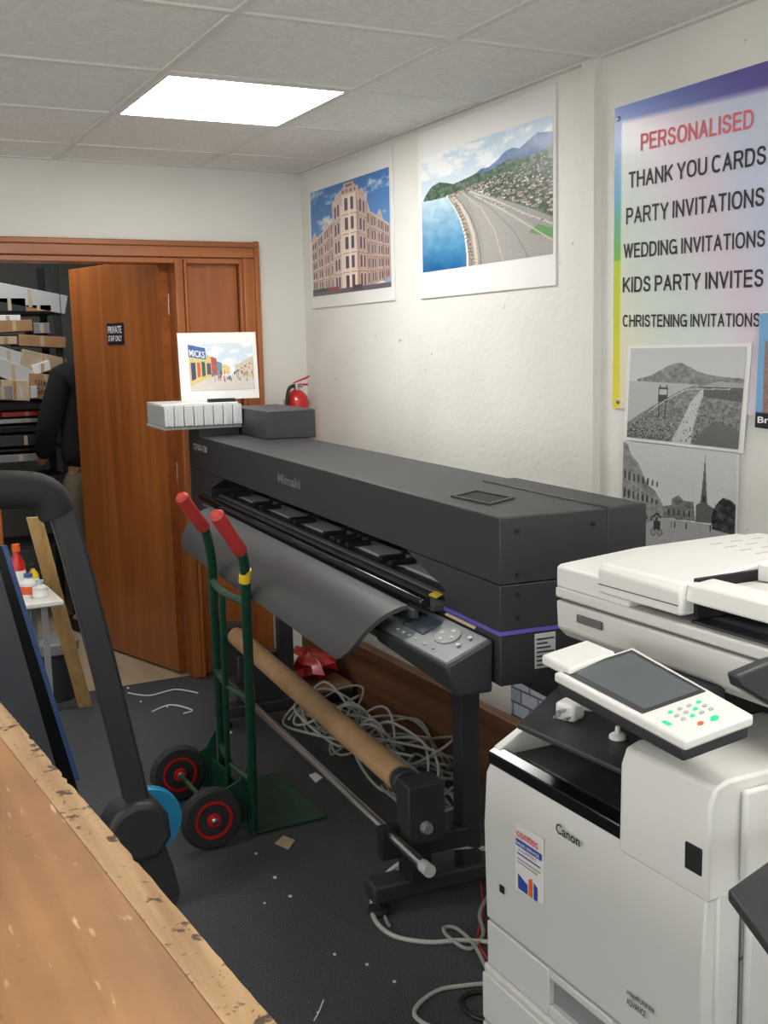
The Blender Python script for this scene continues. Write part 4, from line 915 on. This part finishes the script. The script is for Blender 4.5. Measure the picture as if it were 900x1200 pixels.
part('side_upper_cover',MB().box(.05,.6,-.012,.0,.82,.955),'wht',c,bevel=.005)
part('side_cover_seam',MB().box(.10,.59,-.0135,-.012,.86,.862),'seam',c)
part('side_handle',MB().box(.09,.25,-.018,-.012,.76,.79),'lgry',c,bevel=.004)
part('power_switch',MB().box(-.0075,.02,.012,.045,.835,.875),'blkd',c,bevel=.002)
q_=[C.px(x,y,1,-.12) for x,y in ((864,792),(905,775),(960,760),(960,850),(905,828),(868,806))]
part('upper_side_tray',MB().prism(q_,(0,.02,0)),'blk',c,bevel=.004)
q_=[cz(853,1042,.90),cz(905,1005,.90),cz(1000,960,.90),cz(1080,1060,.90),cz(905,1112,.90)]
part('lower_side_tray',MB().slab(q_,.016),'blk',c,bevel=.003)
for x_,y_ in ((.02,.02),(.6,.02),(.02,.55),(.6,.55)): part('castor',MB().lathe((x_,y_,0),(0,0,1),[(.022,0),(.022,.04)],16),'blkd',c)
pc=C.px(668,842,2,.925); pw=C.m@pc
pl=thing('power_plug','white three-pin plug lying on the black tray of the copier','plug',Fr(pw,.4))
part('plug_body',MB().prism([(-.020,-.019,.0),(.017,-.021,.0),(.026,0,0),(.017,.021,0),(-.020,.019,0)],(0,0,.032)),'wht3',pl,bevel=.006)
for b_ in ((-.040,-.02,-.004,.004,.019,.024),(-.036,-.02,-.013,-.008,.008,.012),(-.036,-.02,.008,.013,.008,.012)): part('pin',MB().box(*b_),'slv',pl)
part('flex',MB().tube(cr([(.024,0,.014),(.04,-.01,.008),(.06,-.035,.006),(.05,-.06,.005)]),.0035),'wht3',pl)
pc=C.px(724,866,2,.925); pw=C.m@pc
solo('plastic_disc',MB().lathe(pw,(0,0,1),[(.013,0),(.015,.002),(.014,.007),(.010,.010),(.005,.011),(.004,.022)],20),'wht3','small round white disc standing on the black tray, right of the plug','disc')  # plain white plastic disc of unknown use
# ================================================================ under the printer
solo('timber_board',MB().box(2.05,2.08,2.9,4.9,0,.30).box(2.03,2.05,2.9,4.9,.26,.30),'board','long brown timber board standing on edge along the wall beneath the printer','board',bevel=.003)
rb=W.px(362,776,0,1.9)
mbp=MB(); rn=random.Random(3); n=18; vs=[]; 
for j in range(7):
    ph=math.pi*j/6
    for i in range(n):
        th=2*math.pi*i/n; rr=(1+.35*rn.uniform(-1,1))
        vs.append(V((rb.x+.10*rr*math.sin(ph)*math.cos(th),rb.y+.17*rr*math.sin(ph)*math.sin(th),max(.0,rb.z+.045*rr*math.cos(ph)))))
mbp.add(vs,[(j*n+i,j*n+(i+1)%n,(j+1)*n+(i+1)%n,(j+1)*n+i) for j in range(6) for i in range(n)])
zmin=min(p_.z for p_ in mbp.v)
bag=thing('plastic_bag','crumpled red and white plastic bag on a box beneath the printer','bag',Fr((rb.x,rb.y,zmin)))
part('bag_skin',mbp,'redp',bag,w=True)
part('white_print',MB().prism([(rb.x-.105,rb.y-.05,rb.z+.0),(rb.x-.105,rb.y+.06,rb.z+.0),(rb.x-.07,rb.y+.06,rb.z+.05),(rb.x-.07,rb.y-.05,rb.z+.05)],(-.004,0,0)),'paper',bag,w=True)
if zmin>.02:
    bx2=thing('cardboard_box','low brown carton holding the red bag beneath the printer','box',Fr((1.9,rb.y,0)))
    part('carton',MB().box(1.80,2.02,rb.y-.20,rb.y+.20,0,zmin),'card',bx2,w=True,bevel=.003); part('tape',MB().box(1.795,1.80,rb.y-.02,rb.y+.02,0.01,zmin-.01),'card2',bx2,w=True)
mbk=mat('grey_brick_print',(150,156,164),.7); N=mbk.node_tree.nodes; L=mbk.node_tree.links
tc=N.new('ShaderNodeTexCoord'); sx_=N.new('ShaderNodeSeparateXYZ'); cx_=N.new('ShaderNodeCombineXYZ'); ad=N.new('ShaderNodeMath'); br_=N.new('ShaderNodeTexBrick')
br_.inputs['Scale'].default_value=5; br_.inputs['Color1'].default_value=lin((196,203,212))+(1,); br_.inputs['Color2'].default_value=lin((150,157,168))+(1,); br_.inputs['Mortar'].default_value=lin((92,95,104))+(1,)
L.new(tc.outputs['Object'],sx_.inputs[0]); L.new(sx_.outputs[0],ad.inputs[0]); L.new(sx_.outputs[1],ad.inputs[1]); L.new(ad.outputs[0],cx_.inputs[0]); L.new(sx_.outputs[2],cx_.inputs[1])
L.new(cx_.outputs[0],br_.inputs['Vector']); L.new(br_.outputs['Color'],N['Principled BSDF'].inputs['Base Color']); M['brick']=mbk
bb=W.px(602,835,0,1.95)
bt_=thing('printed_box','grey brick-patterned box by the wall between printer and copier','box',Fr((2.14,bb.y,0)))
part('carton',MB().box(2.085,2.19,bb.y-.28,bb.y+.22,0,bb.z+.13),'brick',bt_,w=True,bevel=.003)
part('lid',MB().box(2.083,2.195,bb.y-.285,bb.y+.225,bb.z+.115,bb.z+.14),'brick',bt_,w=True,bevel=.003)
rn=random.Random(11)
cols=['cable','cablew','cable','cablew','cable','cable','cablew','cable','cable']
for ci in range(9):
    pts=[]; cx=rn.uniform(1.72,1.9); cy=4.05-ci*.11+rn.uniform(-.05,.05); rx=rn.uniform(.06,.15); ry=rn.uniform(.14,.3)
    nl=rn.randint(14,22)
    for j in range(nl):
        a_=j*1.15+rn.uniform(-.2,.2)
        k=rn.uniform(.65,1.15); zz=.02+.16*abs(math.sin(j*.9+ci))*rn.uniform(.4,1.2)*(1 if ci<7 else .5)
        pts.append((min(2.02,cx+rx*k*math.cos(a_)),cy+ry*k*math.sin(a_),zz))
    solo('cable',MB().tube(cr(pts,6),.005,6),cols[ci],'grey cable tangled with others in the heap beneath the printer','cable','tangled grey cables beneath the printer')
def fc_(pts,m,label,r=.0055,z=.007,nm='cable',cat='cable'):
    P_=[W.px(q_[0],q_[1],2,q_[2] if len(q_)>2 else z) for q_ in pts]
    return solo(nm,MB().tube(cr(P_,8),r,8),m,label,cat)
fc_([(590,1002,.13),(565,994,.14),(535,993,.16),(508,998,.16),(480,1006,.14),(455,1022,.09),(438,1048,.03),(438,1075),(460,1096),(500,1104),(540,1102),(575,1104)],'cablew','pale grey cable looping up over the printer foot beside the copier',.0065)
fc_([(505,1003,.13),(475,1012,.12),(455,1032,.06),(447,1060),(456,1085)],'cable','short grey cable lying just inside the loop by the printer foot',.005)
fc_([(575,1045),(562,1070),(566,1095),(550,1112),(528,1100),(520,1088),(535,1088),(556,1108),(575,1145)],'cable','grey cable kinked beside the copier base')
fc_([(575,1152),(545,1155),(515,1160),(492,1175),(486,1190),(505,1203),(530,1205)],'cablew','pale cable curling on the carpet nearest the camera')
fc_([(580,1165),(556,1163),(540,1172),(552,1190),(575,1198)],'cableb','black cable curling under the copier side',.006)
fc_([(560,1018),(566,1060),(560,1100),(572,1125)],'redp','thin red cable dropping beside the copier',.003)
def scrap(pts,m,label,group=None,z=.003):
    P_=[W.px(x,y,2,z) for x,y in pts]; t=solo('paper_scrap',MB().slab(P_,.002),m,label,'paper scrap',group); return t
scrap([(322,988),(332,979),(346,984),(338,995)],'card2','small brown card scrap on the carpet by the hand truck')
scrap([(362,908),(370,905),(378,911),(370,917)],'paper','torn white scrap under the cardboard tube')
for (x,y) in ((196,828),(270,858),(310,1058),(340,1050),(392,1118),(372,1186),(322,1028),(430,1130),(165,822),(462,1150),(150,806),(300,1000)):
    s_=rn.uniform(1.0,2.4); scrap([(x-s_,y-s_*.4),(x+s_*.6,y-s_*.7),(x+s_,y+s_*.3),(x-s_*.3,y+s_*.6)],'paper','tiny white paper fleck on the dark carpet','tiny paper flecks on the carpet')
fc_([(150,812),(175,815),(205,808),(232,812)],'paper','thin white strip lying on the carpet before the doorway',.003,.004,'paper_strip','paper strip')
fc_([(178,834),(200,826),(225,832),(215,836)],'paper','curled white strip lying on the carpet near the wheels',.003,.004,'paper_strip','paper strip')
fc_([(368,1196),(374,1185),(379,1172)],'paper','short white thread on the carpet at the bottom edge',.0015,.003,'thread','thread')
